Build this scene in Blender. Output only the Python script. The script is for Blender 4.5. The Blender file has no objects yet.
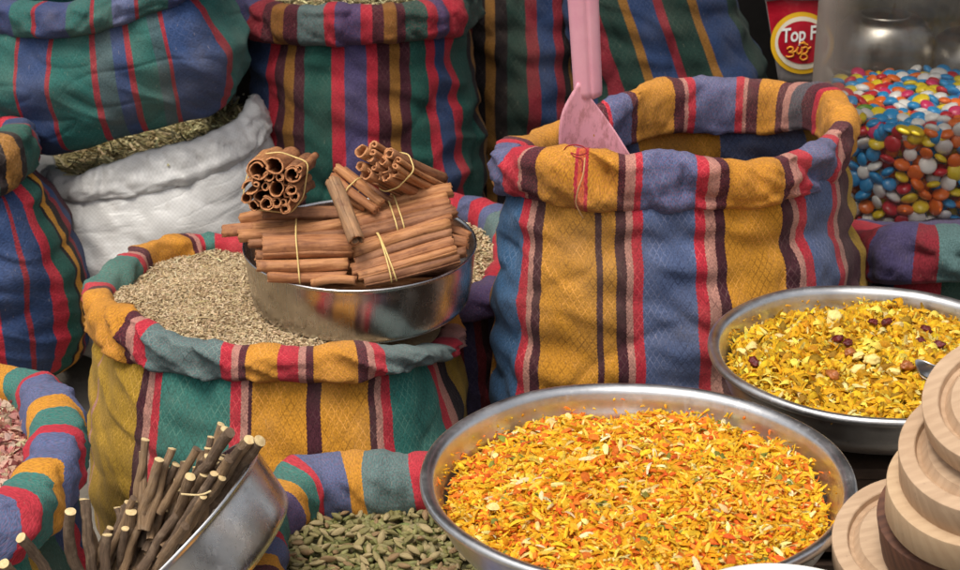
import bpy, bmesh, math, random
import numpy as np
from mathutils import Vector, Matrix, noise

random.seed(7)
rng = np.random.default_rng(11)
R = math.radians
SC = bpy.context.scene
COL = SC.collection

# ------------------------------------------------------------------ camera, sky, sun, exposure
CAM_H, PITCH, FPX = 1.43, R(22.4), 2000.0
cd = bpy.data.cameras.new('camera')
cd.sensor_width = 36.0
cd.lens = FPX / 960.0 * 36.0
cd.clip_start, cd.clip_end = 0.05, 200
cam = bpy.data.objects.new('camera', cd)
COL.objects.link(cam)
cam.location = (0, 0, CAM_H)
cam.rotation_euler = (math.pi / 2 - PITCH, 0, 0)
SC.camera = cam
cd.dof.use_dof = True
cd.dof.focus_distance = 2.25
cd.dof.aperture_fstop = 16

SUN_EL, SUN_ROT = R(66), R(215)
w = bpy.data.worlds.new('World')
SC.world = w
w.use_nodes = True
nt = w.node_tree
for n in list(nt.nodes):
    nt.nodes.remove(n)
sky = nt.nodes.new('ShaderNodeTexSky')
sky.sky_type = 'NISHITA'
sky.sun_disc = False
sky.sun_elevation = SUN_EL
sky.sun_rotation = SUN_ROT
sky.dust_density = 5.0
sky.ozone_density = 0.6
hs = nt.nodes.new('ShaderNodeHueSaturation')
hs.inputs['Saturation'].default_value = 0.38
bg = nt.nodes.new('ShaderNodeBackground')
bg.inputs['Strength'].default_value = 0.13
wo = nt.nodes.new('ShaderNodeOutputWorld')
nt.links.new(sky.outputs[0], hs.inputs['Color'])
nt.links.new(hs.outputs[0], bg.inputs[0])
nt.links.new(bg.outputs[0], wo.inputs[0])

sd = bpy.data.lights.new('sun', 'SUN')
sd.energy = 1.5
sd.angle = R(26)
sd.color = (1.0, 0.94, 0.85)
so = bpy.data.objects.new('sun', sd)
COL.objects.link(so)
# the sun stands behind the camera's left shoulder
sdir = Vector((math.sin(SUN_ROT) * math.cos(SUN_EL), math.cos(SUN_ROT) * math.cos(SUN_EL), math.sin(SUN_EL)))
so.rotation_euler = sdir.to_track_quat('Z', 'Y').to_euler()
so.location = (0, 0, 6)

SC.view_settings.view_transform = 'Standard'
SC.view_settings.look = 'None'
SC.view_settings.exposure = 0.32
SC.view_settings.gamma = 1.0
SC.render.engine = 'CYCLES'
SC.cycles.max_bounces = 8
SC.cycles.transparent_max_bounces = 12

# ------------------------------------------------------------------ geometry helpers
FWD = np.array([0, math.cos(PITCH), -math.sin(PITCH)])
UPV = np.array([0, math.sin(PITCH), math.cos(PITCH)])
RGT = np.array([1.0, 0, 0])
CAM = np.array([0, 0, CAM_H])


def P(px, py, Y):
    """world point at depth Y (metres ahead) whose direction is that of a photo pixel"""
    d = FWD * FPX + RGT * (px - 480) + UPV * (285 - py)
    return CAM + d * (Y / d[1])


def PZ(px, Z, Y):
    """world point at depth Y, height Z, sideways as pixel column px"""
    f = Y * math.cos(PITCH) - (Z - CAM_H) * math.sin(PITCH)
    return np.array([(px - 480) / FPX * f, Y, Z])


def proj(p):
    p = np.asarray(p) - CAM
    f = p @ FWD
    return 480 + FPX * (p @ RGT) / f, 285 - FPX * (p @ UPV) / f


def ppm(p):
    return FPX / float((np.asarray(p) - CAM) @ FWD)


def lin(r, g, b, k=1.0):
    def c(v):
        v /= 255.0
        return v / 12.92 if v <= 0.04045 else ((v + 0.055) / 1.055) ** 2.4
    return (c(r) * k, c(g) * k, c(b) * k, 1.0)


def cr(pts, ts, closed=True):
    """Catmull-Rom through pts (n,k) at float indices ts"""
    pts = np.asarray(pts, float)
    n = len(pts)
    ts = np.asarray(ts, float)
    i = np.floor(ts).astype(int)
    f = (ts - i)[:, None]
    if closed:
        g = lambda k: pts[(i + k) % n]
    else:
        g = lambda k: pts[np.clip(i + k, 0, n - 1)]
    p0, p1, p2, p3 = g(-1), g(0), g(1), g(2)
    return 0.5 * ((2 * p1) + (-p0 + p2) * f + (2 * p0 - 5 * p1 + 4 * p2 - p3) * f ** 2 + (-p0 + 3 * p1 - 3 * p2 + p3) * f ** 3)


def link(o, parent=None):
    COL.objects.link(o)
    if parent is not None:
        o.parent = parent
        o.matrix_parent_inverse = parent.matrix_world.inverted()
    return o


def mesh_obj(name, verts, faces, mat, parent=None, smooth=True, uvs=None, cols=None, fmat=None):
    me = bpy.data.meshes.new(name)
    verts = np.asarray(verts, float)
    if isinstance(faces, np.ndarray):
        k = faces.shape[1]
        me.vertices.add(len(verts))
        me.vertices.foreach_set('co', verts.astype(np.float32).ravel())
        me.loops.add(faces.size)
        me.loops.foreach_set('vertex_index', faces.astype(np.int32).ravel())
        me.polygons.add(len(faces))
        me.polygons.foreach_set('loop_start', np.arange(0, faces.size, k, dtype=np.int32))
        me.update(calc_edges=True)
    else:
        me.from_pydata([tuple(v) for v in verts], [], faces)
    if uvs:
        li = np.empty(len(me.loops), np.int32)
        me.loops.foreach_get('vertex_index', li)
        for un, arr in uvs.items():
            ul = me.uv_layers.new(name=un)
            if len(arr) == len(me.loops):
                ul.data.foreach_set('uv', np.asarray(arr, np.float32).ravel())
            else:
                ul.data.foreach_set('uv', np.asarray(arr, np.float32)[li].ravel())
    if cols is not None:
        a = me.color_attributes.new('col', 'FLOAT_COLOR', 'POINT')
        a.data.foreach_set('color', np.asarray(cols, np.float32).ravel())
    mats = mat if isinstance(mat, (list, tuple)) else [mat]
    for m in mats:
        me.materials.append(m)
    if fmat is not None:
        me.polygons.foreach_set('material_index', np.asarray(fmat, np.int32))
    if smooth:
        me.polygons.foreach_set('use_smooth', np.ones(len(me.polygons), bool))
    me.validate()
    me.update()
    o = bpy.data.objects.new(name, me)
    return link(o, parent)


def tag(o, label=None, cat=None, group=None, kind=None):
    if label: o['label'] = label
    if cat: o['category'] = cat
    if group: o['group'] = group
    if kind: o['kind'] = kind
    return o


def empty(name, loc, label=None, cat=None, group=None):
    o = bpy.data.objects.new(name, None)
    o.empty_display_size = 0.05
    COL.objects.link(o)
    o.location = tuple(loc)
    o.matrix_world = Matrix.Translation(Vector(tuple(loc)))
    return tag(o, label, cat, group)


def grid_faces(nu, nv, cu=True, cv=False):
    """faces for a grid indexed v*nu+u"""
    f = []
    U = nu if cu else nu - 1
    V = nv if cv else nv - 1
    u = np.arange(U); v = np.arange(V)
    uu, vv = np.meshgrid(u, v)
    u1 = (uu + 1) % nu; v1 = (vv + 1) % nv
    return np.stack([vv * nu + uu, vv * nu + u1, v1 * nu + u1, v1 * nu + uu], -1).reshape(-1, 4)


def lathe(prof, n=96, M=None):
    """prof: list (r,z) -> verts, faces; M 4x4 numpy"""
    prof = np.asarray(prof, float)
    a = np.arange(n) / n * 2 * math.pi
    v = np.stack([np.outer(prof[:, 0], np.cos(a)), np.outer(prof[:, 0], np.sin(a)), np.repeat(prof[:, 1][:, None], n, 1)], -1).reshape(-1, 3)
    f = grid_faces(n, len(prof))
    if M is not None:
        v = v @ M[:3, :3].T + M[:3, 3]
    return v, f


def frame_from(z, origin, xh=(1, 0, 0)):
    z = np.array(z, float); z /= np.linalg.norm(z)
    x = np.array(xh, float); x -= z * (x @ z); x /= np.linalg.norm(x)
    y = np.cross(z, x)
    M = np.eye(4); M[:3, 0] = x; M[:3, 1] = y; M[:3, 2] = z; M[:3, 3] = origin
    return M


def tube(path, rad, n=10, cap=True):
    path = np.asarray(path, float)
    rad = np.broadcast_to(np.asarray(rad, float), (len(path),))
    T = np.gradient(path, axis=0)
    T /= np.linalg.norm(T, axis=1)[:, None] + 1e-12
    ref = np.array([0, 0, 1.0]) if abs(T[0][2]) < 0.9 else np.array([1.0, 0, 0])
    x = ref - T[0] * (ref @ T[0]); x /= np.linalg.norm(x)
    vs = []
    a = np.arange(n) / n * 2 * math.pi
    for i in range(len(path)):
        x = x - T[i] * (x @ T[i]); x /= np.linalg.norm(x)
        y = np.cross(T[i], x)
        vs.append(path[i] + rad[i] * (np.outer(np.cos(a), x) + np.outer(np.sin(a), y)))
    v = np.concatenate(vs)
    f = [tuple(q) for q in grid_faces(n, len(path))]
    if cap:
        f.append(tuple(range(n))[::-1]); f.append(tuple(range((len(path) - 1) * n, len(path) * n)))
    return v, f


# ------------------------------------------------------------------ material helpers
class NT:
    def __init__(s, name):
        s.m = bpy.data.materials.new(name)
        s.m.use_nodes = True
        s.t = s.m.node_tree
        s.b = s.t.nodes['Principled BSDF']
        s.out = s.t.nodes['Material Output']

    def n(s, typ, **kw):
        x = s.t.nodes.new(typ)
        for k, v in kw.items():
            setattr(x, k, v)
        return x

    def l(s, a, b):
        s.t.links.new(a, b)

    def val(s, sock, v):
        if hasattr(v, 'is_linked') or isinstance(v, bpy.types.NodeSocket):
            s.l(v, sock)
        else:
            sock.default_value = v

    def math(s, op, a, b=None, clamp=False):
        x = s.n('ShaderNodeMath', operation=op)
        x.use_clamp = clamp
        s.val(x.inputs[0], a)
        if b is not None: s.val(x.inputs[1], b)
        return x.outputs[0]

    def mix(s, f, a, b, mode='MIX'):
        x = s.n('ShaderNodeMix', data_type='RGBA', blend_type=mode)
        s.val(x.inputs[0], f); s.val(x.inputs[6], a); s.val(x.inputs[7], b)
        return x.outputs[2]

    def ramp(s, f, stops, interp='LINEAR'):
        x = s.n('ShaderNodeValToRGB')
        x.color_ramp.interpolation = interp
        e = x.color_ramp.elements
        while len(e) < len(stops): e.new(1.0)
        for i, (p, c) in enumerate(sorted(stops, key=lambda q: q[0])):
            e[i].position = min(max(p, 0), 1)
            e[i].color = c if len(c) == 4 else (*c, 1)
        s.val(x.inputs[0], f)
        return x.outputs[0]

    def noise(s, scale, detail=3, rough=0.55, vec=None, dim='3D'):
        x = s.n('ShaderNodeTexNoise', noise_dimensions=dim)
        x.inputs['Scale'].default_value = scale
        x.inputs['Detail'].default_value = detail
        x.inputs['Roughness'].default_value = rough
        if vec is None:
            vec = s.coord()
        s.l(vec, x.inputs['Vector'])
        return x.outputs[0]

    def coord(s, which='Object'):
        if not hasattr(s, '_tc'): s._tc = s.n('ShaderNodeTexCoord')
        return s._tc.outputs[which]

    def bump(s, h, strength=0.3, dist=0.002, normal=None):
        x = s.n('ShaderNodeBump')
        x.inputs['Strength'].default_value = strength
        x.inputs['Distance'].default_value = dist
        s.l(h, x.inputs['Height'])
        if normal is not None: s.l(normal, x.inputs['Normal'])
        return x.outputs[0]

    def set(s, **kw):
        for k, v in kw.items():
            s.val(s.b.inputs[k.replace('_', ' ')], v)
        return s.m


def cloth_mat(name, stops, length, pink=0.0, pinkcol=None, wear=0.25, bright=1.0, diamonds=0.5):
    """striped hand-woven cotton: stops [(u01, colour)] across; diamond twill; length = metres round"""
    t = NT(name)
    uv1 = t.n('ShaderNodeUVMap'); uv1.uv_map = 'stripe'
    uv2 = t.n('ShaderNodeUVMap'); uv2.uv_map = 'weave'
    s1 = t.n('ShaderNodeSeparateXYZ'); t.l(uv1.outputs[0], s1.inputs[0])
    s2 = t.n('ShaderNodeSeparateXYZ'); t.l(uv2.outputs[0], s2.inputs[0])
    u, wu, wv = s1.outputs[0], s2.outputs[0], s2.outputs[1]
    # stepped stripe edges
    zz = t.math('ABSOLUTE', t.math('SUBTRACT', t.math('FRACT', t.math('MULTIPLY', wv, 1 / 0.0046)), 0.5))
    edge = t.math('MULTIPLY', t.math('SUBTRACT', zz, 0.25), 0.0022 / length)
    wob = t.noise(9.0, 2, 0.5, uv2.outputs[0])
    edge2 = t.math('MULTIPLY', t.math('SUBTRACT', wob, 0.5), 0.005 / length)
    uu = t.math('ADD', t.math('ADD', u, edge), edge2)
    stops = sorted(stops, key=lambda q: q[0])
    if stops[0][0] > 0:
        stops = [(0.0, stops[-1][1])] + stops
    col = None
    k = 0
    while k < len(stops):
        ch = stops[k:k + 30]
        if k > 0:
            ch = [(0.0, stops[k - 1][1])] + ch
        rr = t.ramp(uu, ch, 'CONSTANT')
        if col is None:
            col = rr
        else:
            col = t.mix(t.math('GREATER_THAN', uu, stops[k][0]), col, rr)
        k += 30
    # diamond lattice
    W, H = 0.0092, 0.0150
    def lat(sign):
        a = t.math('MULTIPLY', wu, 1 / W)
        b = t.math('MULTIPLY', wv, sign / H)
        f = t.math('FRACT', t.math('ADD', a, b))
        return t.math('ABSOLUTE', t.math('SUBTRACT', f, 0.5))
    dmin = t.math('MINIMUM', lat(1.0), lat(-1.0))
    line = t.ramp(dmin, [(0.05, (1, 1, 1)), (0.12, (0, 0, 0))])
    brk = t.noise(60, 2, 0.5, uv2.outputs[0])
    line = t.math('MULTIPLY', line, t.ramp(brk, [(0.35, (0.45,) * 3), (0.6, (1,) * 3)]))
    lightc = t.mix(0.5, col, t.mix(1.0, col, (2.3, 2.1, 1.9, 1), 'MULTIPLY'))
    lightc = t.mix(0.10, lightc, (0.75, 0.6, 0.5, 1))
    darkc = t.mix(1.0, col, (0.45, 0.42, 0.45, 1), 'MULTIPLY')
    sel = t.ramp(t.noise(22, 2, 0.5, uv2.outputs[0]), [(0.42, (0, 0, 0)), (0.58, (1, 1, 1))])
    lc = t.mix(sel, darkc, lightc)
    amt = t.ramp(t.noise(6.5, 3, 0.6, uv2.outputs[0]), [(0.32, (0.55,) * 3), (0.60, (1.0,) * 3)])
    c2 = t.mix(t.math('MULTIPLY', t.math('MULTIPLY', line, amt), diamonds), col, lc)
    # yarn speckle
    mp = t.n('ShaderNodeMapping'); mp.inputs['Scale'].default_value = (560, 380, 1)
    t.l(uv2.outputs[0], mp.inputs[0])
    sp = t.noise(1.0, 1, 0.5, mp.outputs[0])
    spk = t.ramp(sp, [(0.3, (0.66,) * 3), (0.5, (1.0,) * 3), (0.7, (1.3,) * 3)])
    c3 = t.mix(0.8, c2, t.mix(1.0, c2, spk, 'MULTIPLY'))
    if pink > 0:
        pm = t.math('MULTIPLY', t.ramp(t.noise(1.3, 1, 0.5, mp.outputs[0]), [(0.5, (0,) * 3), (0.56, (1,) * 3)]), pink)
        c3 = t.mix(pm, c3, pinkcol or lin(205, 90, 95))
    # soiling and fading
    big = t.noise(7.0, 4, 0.6)
    fade = t.ramp(big, [(0.3, (0.72, 0.70, 0.68)), (0.55, (1, 1, 1)), (0.8, (1.12, 1.08, 1.04))])
    c4 = t.mix(wear * 2.2, c3, t.mix(1.0, c3, fade, 'MULTIPLY'))
    c4 = t.mix(t.math('MULTIPLY', t.ramp(t.noise(13, 5, 0.7), [(0.58, (0,) * 3), (0.75, (1,) * 3)]), wear), c4, lin(95, 85, 75))
    mt = t.n('ShaderNodeMapping'); mt.inputs['Scale'].default_value = (800, 70, 1); t.l(uv2.outputs[0], mt.inputs[0])
    pul = t.ramp(t.noise(1.0, 1, 0.5, mt.outputs[0]), [(0.73, (0,) * 3), (0.77, (1,) * 3)])
    c4 = t.mix(t.math('MULTIPLY', pul, 0.28), c4, lin(205, 180, 150))
    dus = t.ramp(t.noise(4.2, 4, 0.65), [(0.45, (0,) * 3), (0.7, (1,) * 3)])
    c4 = t.mix(t.math('MULTIPLY', dus, wear * 0.9), c4, lin(150, 136, 116))
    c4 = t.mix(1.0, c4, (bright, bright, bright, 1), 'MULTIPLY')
    h = t.math('ADD', t.math('MULTIPLY', sp, 0.8), t.math('MULTIPLY', line, 0.35))
    bmp = t.bump(h, 0.55, 0.0012)
    b2 = t.bump(t.noise(30, 3, 0.5), 0.16, 0.006, bmp)
    t.set(Base_Color=c4, Roughness=0.92, Normal=b2)
    t.b.inputs['Specular IOR Level'].default_value = 0.15
    t.b.inputs['Sheen Weight'].default_value = 0.04
    t.b.inputs['Sheen Roughness'].default_value = 0.6
    return t.m


def metal_mat(name, base=0.62, rough=0.22, dirt=0.35, tint=(1, 0.98, 0.95)):
    t = NT(name)
    n1 = t.noise(14, 5, 0.65)
    n2 = t.noise(90, 3, 0.6)
    c = t.ramp(n1, [(0.3, tuple(base * 0.72 * k for k in tint)), (0.6, tuple(base * k for k in tint))])
    c = t.mix(t.math('MULTIPLY', t.ramp(t.noise(45, 4, 0.7), [(0.6, (0,) * 3), (0.72, (1,) * 3)]), dirt), c, (0.22, 0.18, 0.13, 1))
    msc = t.n('ShaderNodeMapping'); msc.inputs['Scale'].default_value = (260, 260, 12); msc.inputs['Rotation'].default_value = (.3, .5, .2); t.l(t.coord(), msc.inputs[0])
    scr = t.ramp(t.noise(1.0, 2, .5, msc.outputs[0]), [(.60, (0,) * 3), (.68, (1,) * 3)])
    r = t.ramp(t.noise(24, 5, 0.7), [(0.3, (rough * 1.35,) * 3), (0.7, (rough * 0.82,) * 3)])
    r = t.math('ADD', r, t.math('MULTIPLY', scr, .08))
    t.set(Base_Color=c, Metallic=1.0, Roughness=r, Normal=t.bump(n2, 0.06, 0.001, t.bump(t.noise(9, 2, 0.5), 0.12, 0.004)))
    return t.m


def bits_mat(name, rough=0.6, transl=0.25, var=0.25, spec=0.35):
    """material for many small pieces that carry their own colour"""
    t = NT(name)
    a = t.n('ShaderNodeAttribute'); a.attribute_name = 'col'
    nz = t.noise(260, 3, 0.6)
    m = t.ramp(nz, [(0.3, (1 - var,) * 3), (0.7, (1 + var,) * 3)])
    c = t.mix(1.0, a.outputs[0], m, 'MULTIPLY')
    t.set(Base_Color=c, Roughness=rough, Normal=t.bump(nz, 0.4, 0.001))
    t.b.inputs['Specular IOR Level'].default_value = spec
    if transl > 0:
        tr = t.n('ShaderNodeBsdfTranslucent'); t.l(c, tr.inputs[0])
        mx = t.n('ShaderNodeMixShader'); mx.inputs[0].default_value = transl
        t.l(t.b.outputs[0], mx.inputs[1]); t.l(tr.outputs[0], mx.inputs[2])
        t.l(mx.outputs[0], t.out.inputs[0])
    return t.m


def plain_mat(name, c, rough=0.6, var=0.2, scale=20, bump=0.2, spec=0.3):
    t = NT(name)
    nz = t.noise(scale, 5, 0.6)
    cc = t.mix(1.0, c, t.ramp(nz, [(0.3, (1 - var,) * 3), (0.7, (1 + var,) * 3)]), 'MULTIPLY')
    t.set(Base_Color=cc, Roughness=rough, Normal=t.bump(nz, bump, 0.004))
    t.b.inputs['Specular IOR Level'].default_value = spec
    return t.m


# ------------------------------------------------------------------ the setting
def ground_mat():
    t = NT('concrete_dust')
    n1 = t.noise(3.5, 6, 0.65); n2 = t.noise(60, 4, 0.7)
    c = t.ramp(n1, [(0.3, lin(95, 88, 78)), (0.7, lin(138, 130, 118))])
    c = t.mix(t.math('MULTIPLY', t.ramp(n2, [(0.55, (0,) * 3), (0.7, (1,) * 3)]), 0.5), c, lin(70, 62, 52))
    t.set(Base_Color=c, Roughness=0.95, Normal=t.bump(n2, 0.5, 0.004))
    return t.m


g = mesh_obj('ground', [(-6, -4, 0), (6, -4, 0), (6, 7, 0), (-6, 7, 0)], [(0, 1, 2, 3)], ground_mat(), smooth=False)
tag(g, kind='structure')
wv = []
bm = bmesh.new()
bmesh.ops.create_cube(bm, size=1.0, matrix=Matrix.Translation((0.2, 4.35, 1.2)) @ Matrix.Diagonal((4.4, 0.12, 2.4, 1)))
me = bpy.data.meshes.new('back_wall'); bm.to_mesh(me); bm.free()
me.materials.append(plain_mat('shade_dark_wall', lin(46, 42, 38), 0.9, 0.4, 6, 0.3))  # near-black colour stands in for the deep shade behind the sacks
bw = link(bpy.data.objects.new('back_wall', me)); tag(bw, 'stall wall coloured dark for the black shade behind the back row of sacks', 'wall', kind='structure')

# sagging cloth awning out of view, added above the back row to shade it
av, na = [], 24
for i in range(na + 1):
    for j in range(na + 1):
        x = -2.3 + 4.6 * i / na; y = 3.12 + 1.3 * j / na
        av.append((x, y, 2.12 + 0.10 * j / na - 0.06 * math.sin(math.pi * ((x + 2.3) % 1.15) / 1.15)))
aw = mesh_obj('shade_awning', av, grid_faces(na + 1, na + 1, False), plain_mat('shade_canvas', lin(120, 104, 84), 0.9, 0.2, 8, 0.2))
tag(aw, 'unseen brown canvas awning added to shade the back row of sacks', 'awning')

# ------------------------------------------------------------------ colours of the cloth
GOLD, GOLD2 = lin(196, 136, 44), lin(168, 132, 44)
OCHRE = lin(142, 98, 44)
BLUE, BLUE2 = lin(84, 98, 132), lin(64, 100, 136)
RED = lin(182, 46, 60)
REDG = lin(196, 96, 52)
MAR = lin(72, 36, 44)
TAN = lin(178, 128, 114)
TEAL = lin(52, 116, 106)
GTEAL = lin(88, 116, 114)
GREEN = lin(38, 84, 74)
PURP = lin(80, 72, 108)
NAVY = lin(48, 66, 102)
BLK = lin(36, 28, 30)
GRY = lin(72, 80, 86)
DRED = lin(136, 42, 52)
DGRN = lin(38, 62, 54)


def fbm(p, s, seed=0.0):
    return noise.fractal(Vector((p[0] * s + seed, p[1] * s + seed * 1.7, p[2] * s - seed)), 0.8, 2.1, 3)


def smooth_noise(pts, s, seed):
    return np.array([fbm(p, s, seed) for p in pts])


def make_sack(name, label, rim, base, cuff_stops=None, body_stops=None, zb=0.01, bulge=0.03, tuck=0.06, wr=0.006, seed=1.0,
              tt=0.017, cuff_kw={}, body_kw={}, N=360, group=None, mat=None, cuff_front=None, drop=0.35, crs=1.0, folds=0.0035,
              twist=0.0, cname='rolled_cuff', sag=0.0, cat='sack', flop=0.0):
    """rim: [(px,py,Y,half height px[,thickness])] closed loop of the rolled cuff's centre line; base: [(px,Y)] or [(px,py,Y)]"""
    n = len(rim)
    RP = np.array([P(r[0], r[1], r[2]) for r in rim])
    HH = np.array([r[3] / ppm(RP[i]) for i, r in enumerate(rim)])
    TT = np.array([(r[4] if len(r) > 4 else tt) for r in rim])
    BP = np.array([PZ(b[0], zb, b[1]) if len(b) == 2 else P(*b) for b in base])
    ts = np.arange(N) / N * n
    rp = cr(RP, ts); hh = cr(HH[:, None], ts)[:, 0]; th = cr(TT[:, None], ts)[:, 0]; bp = cr(BP, ts)
    seg = np.linalg.norm(np.roll(rp, -1, 0) - rp, axis=1)
    arc = np.concatenate([[0], np.cumsum(seg)]); L = arc[-1]
    T = np.roll(rp, -1, 0) - np.roll(rp, 1, 0); T /= np.linalg.norm(T, axis=1)[:, None]
    O = np.stack([T[:, 1], -T[:, 0], 0 * T[:, 0]], -1); O /= np.linalg.norm(O, axis=1)[:, None] + 1e-9
    c0 = rp.mean(0)
    if ((rp - c0) * O).sum(1).mean() < 0: O = -O
    Z = np.array([0, 0, 1.0])

    def u_at(px, lo, hi):
        tt_ = np.linspace(lo, hi, 800)
        q = cr(RP, tt_); x, _ = proj(q)
        return tt_[np.argmin(np.abs(x - px))] / n

    lo, hi = cuff_front or (0, n / 2)

    def solve(st):
        out = []
        for p_, c in st:
            if isinstance(p_, str):
                out.append(((float(p_) / n) % 1.0, c))
            else:
                out.append((u_at(p_, lo, hi), c))
        return sorted(out, key=lambda q: q[0])
    ctr = rp.mean(0); ctr[2] = 0
    root = empty(name, ctr, label, cat, group)
    cuff_m = mat or cloth_mat(name + '_cuff_cloth', solve(cuff_stops), L, **cuff_kw)
    body_m = mat or cloth_mat(name + '_cloth', solve(body_stops), L, **body_kw)
    # ---- cuff
    M = 36
    a = np.arange(M) / M * 2 * math.pi
    ca, sa = np.cos(a), np.sin(a)
    e = 0.58
    sx = np.sign(ca) * np.abs(ca) ** e; sy = np.sign(sa) * np.abs(sa) ** 0.85
    V = np.zeros((M, N, 3)); U1 = np.zeros((M, N, 2)); U2 = np.zeros((M, N, 2))
    for j in range(M):
        for i in range(N):
            p = rp[i]
            w1 = fbm(p, 16, seed) ; w2 = fbm(p, 42, seed + 3 + sy[j] * 0.6)
            crease = folds * (1.3 - 2.6 * abs(noise.noise(Vector((arc[i] * 19 + sy[j] * .9, seed * 3, 0.5 * sx[j])))) * 2) * (0.3 + max(0.0, min(1, .5 + w1 * 2.5)))
            w0 = fbm(p, 7, seed + 40)
            h = hh[i] * (1 + 0.07 * w1 + 0.16 * w0); t_ = th[i] * (1 + 0.22 * w1 - 0.30 * w0)
            lean = -sy[j] * flop * h - (0.25 * th[i] if sy[j] < -0.6 else 0.0) * (-sy[j] - 0.6) / 0.4
            am = a[j] if a[j] < math.pi else a[j] - 2 * math.pi
            k1_ = fbm((p[0], p[1], 0.0), 5, seed + 9); k2_ = fbm((p[0], p[1], 0.0), 7, seed + 21)
            dent = -0.0055 * math.exp(-((am - 0.5 * k1_ * 2.2) / 0.13) ** 2) * max(0.0, min(1.0, 0.35 + 2.4 * k2_)) - 0.004 * math.exp(-((am + 0.75 - k2_ * 1.5) / 0.10) ** 2) * max(0.0, min(1.0, 0.2 + 3 * k1_))
            zz_ = p[2] + sy[j] * h
            rg = 1 - abs(noise.noise(Vector((arc[i] * 13 + zz_ * 16, seed * 7, zz_ * 14 - arc[i] * 5)))) * 2.2
            rg2 = 1 - abs(noise.noise(Vector((arc[i] * 9 - zz_ * 30, seed * 5 + 3, zz_ * 10)))) * 2.4
            crease += dent - 0.0065 * crs * max(0.0, rg) ** 5 + 0.004 * max(0.0, rg2) ** 4
            V[j, i] = p + O[i] * (sx[j] * t_ + (crease + 0.0035 * w2) * (1.0 if ca[j] > -0.3 else .4) + lean) + Z * (sy[j] * h + 0.003 * w1)
        U1[j, :, 0] = np.arange(N) / N; U1[j, :, 1] = j / M
        U2[j, :, 0] = arc[:-1] + twist * sy[j]; U2[j, :, 1] = a[j] * 0.03
    faces = grid_faces(N, M, True, True)
    # loop uvs so that the wrap-around quad keeps its own coordinates
    def loop_uv(fc, A1, A2, nu, Lx, wrapv=None):
        q1 = A1.reshape(-1, 2)[fc].copy(); q2 = A2.reshape(-1, 2)[fc].copy()
        uidx = fc % nu
        wrap = (uidx == 0) & ((uidx.max(1) == nu - 1)[:, None])
        q1[..., 0][wrap] = 1.0; q2[..., 0][wrap] += Lx
        if wrapv:
            vi = fc // nu
            wrp = (vi == 0) & ((vi.max(1) == wrapv - 1)[:, None])
            q2[..., 1][wrp] += 2 * math.pi * 0.03
        return q1.reshape(-1, 2), q2.reshape(-1, 2)
    l1, l2 = loop_uv(faces, U1, U2, N, L, M)
    if twist:
        for j in range(M): pass
    mesh_obj(cname, V.reshape(-1, 3), faces, cuff_m, root, True, {'stripe': l1 + (np.array([twist, 0]) * (np.sin(l2[:, 1] / 0.03)[:, None])), 'weave': l2})
    # ---- body
    K = 92
    V = np.zeros((K, N, 3)); U1 = np.zeros((K, N, 2)); U2 = np.zeros((K, N, 2))
    top = rp - O * (th[:, None] * drop) - Z * (hh[:, None] * 0.25)
    Hgt = float(np.linalg.norm(top - bp, axis=1).mean())
    for k in range(K):
        t_ = k / (K - 1)
        s = t_
        tk = max(0.0, (t_ - 0.88) / 0.12)
        bl = bulge * (math.sin(math.pi * min(t_ * 1.02, 1)) ** 0.75) - tuck * (1 - math.sqrt(max(0, 1 - tk * tk)))
        for i in range(N):
            p = top[i] * (1 - s) + bp[i] * s
            p = p + O[i] * bl
            f1 = noise.noise(Vector((p[0] * 9 + seed, p[1] * 9, p[2] * 22)))
            f2 = noise.noise(Vector((p[0] * 24, p[1] * 24 + seed, p[2] * 34 + p[0] * 20)))
            f3 = noise.noise(Vector((arc[i] * 30 + seed * 5, 0, t_ * 2.0)))
            rid = 1 - abs(noise.noise(Vector((p[0] * 6 + seed * 2, p[1] * 6, p[2] * 15 + p[0] * 7)))) * 4
            gather = math.exp(-t_ * 9) * f3 * 0.012
            rg = 1 - abs(noise.noise(Vector((arc[i] * 7 + t_ * 2.2, seed * 7, t_ * 3.4 - arc[i] * 4)))) * 2.4
            gather -= 0.0048 * crs * max(0.0, rg) ** 6 * (wr / 0.0055)
            V[k, i] = p + O[i] * (f1 * wr * 2.2 + f2 * wr * 0.9 + max(0, rid) * wr * 0.8 + gather) + T[i] * (f1 * 0.0028) - Z * sag * math.sin(math.pi * t_) * f1
        U1[k, :, 0] = np.arange(N) / N; U1[k, :, 1] = t_
        U2[k, :, 0] = arc[:-1]; U2[k, :, 1] = -t_ * Hgt
    faces = grid_faces(N, K, True, False)
    l1, l2 = loop_uv(faces, U1, U2, N, L)
    mesh_obj('sack_body', V.reshape(-1, 3), faces, body_m, root, True, {'stripe': l1, 'weave': l2})
    return dict(root=root, rp=rp, O=O, L=L, HH=hh)


# ------------------------------------------------------------------ pieces scattered in heaps
def strip_template(seg=4, w=1.0, bend=0.3, taper=0.8, fold=0.25):
    v, f = [], []
    for i in range(seg + 1):
        t = i / seg
        x = t - 0.5
        ww = w * (1 - taper * abs(2 * t - 1) ** 2) * 0.5
        z = bend * (0.25 - x * x)
        v += [(x, -ww, z - fold * ww), (x, 0, z + fold * ww), (x, ww, z - fold * ww * 0.6)]
        if i:
            b = 3 * i
            f += [(b - 3, b, b + 1, b - 2), (b - 2, b + 1, b + 2, b - 1)]
    return np.array(v), np.array(f)


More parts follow.
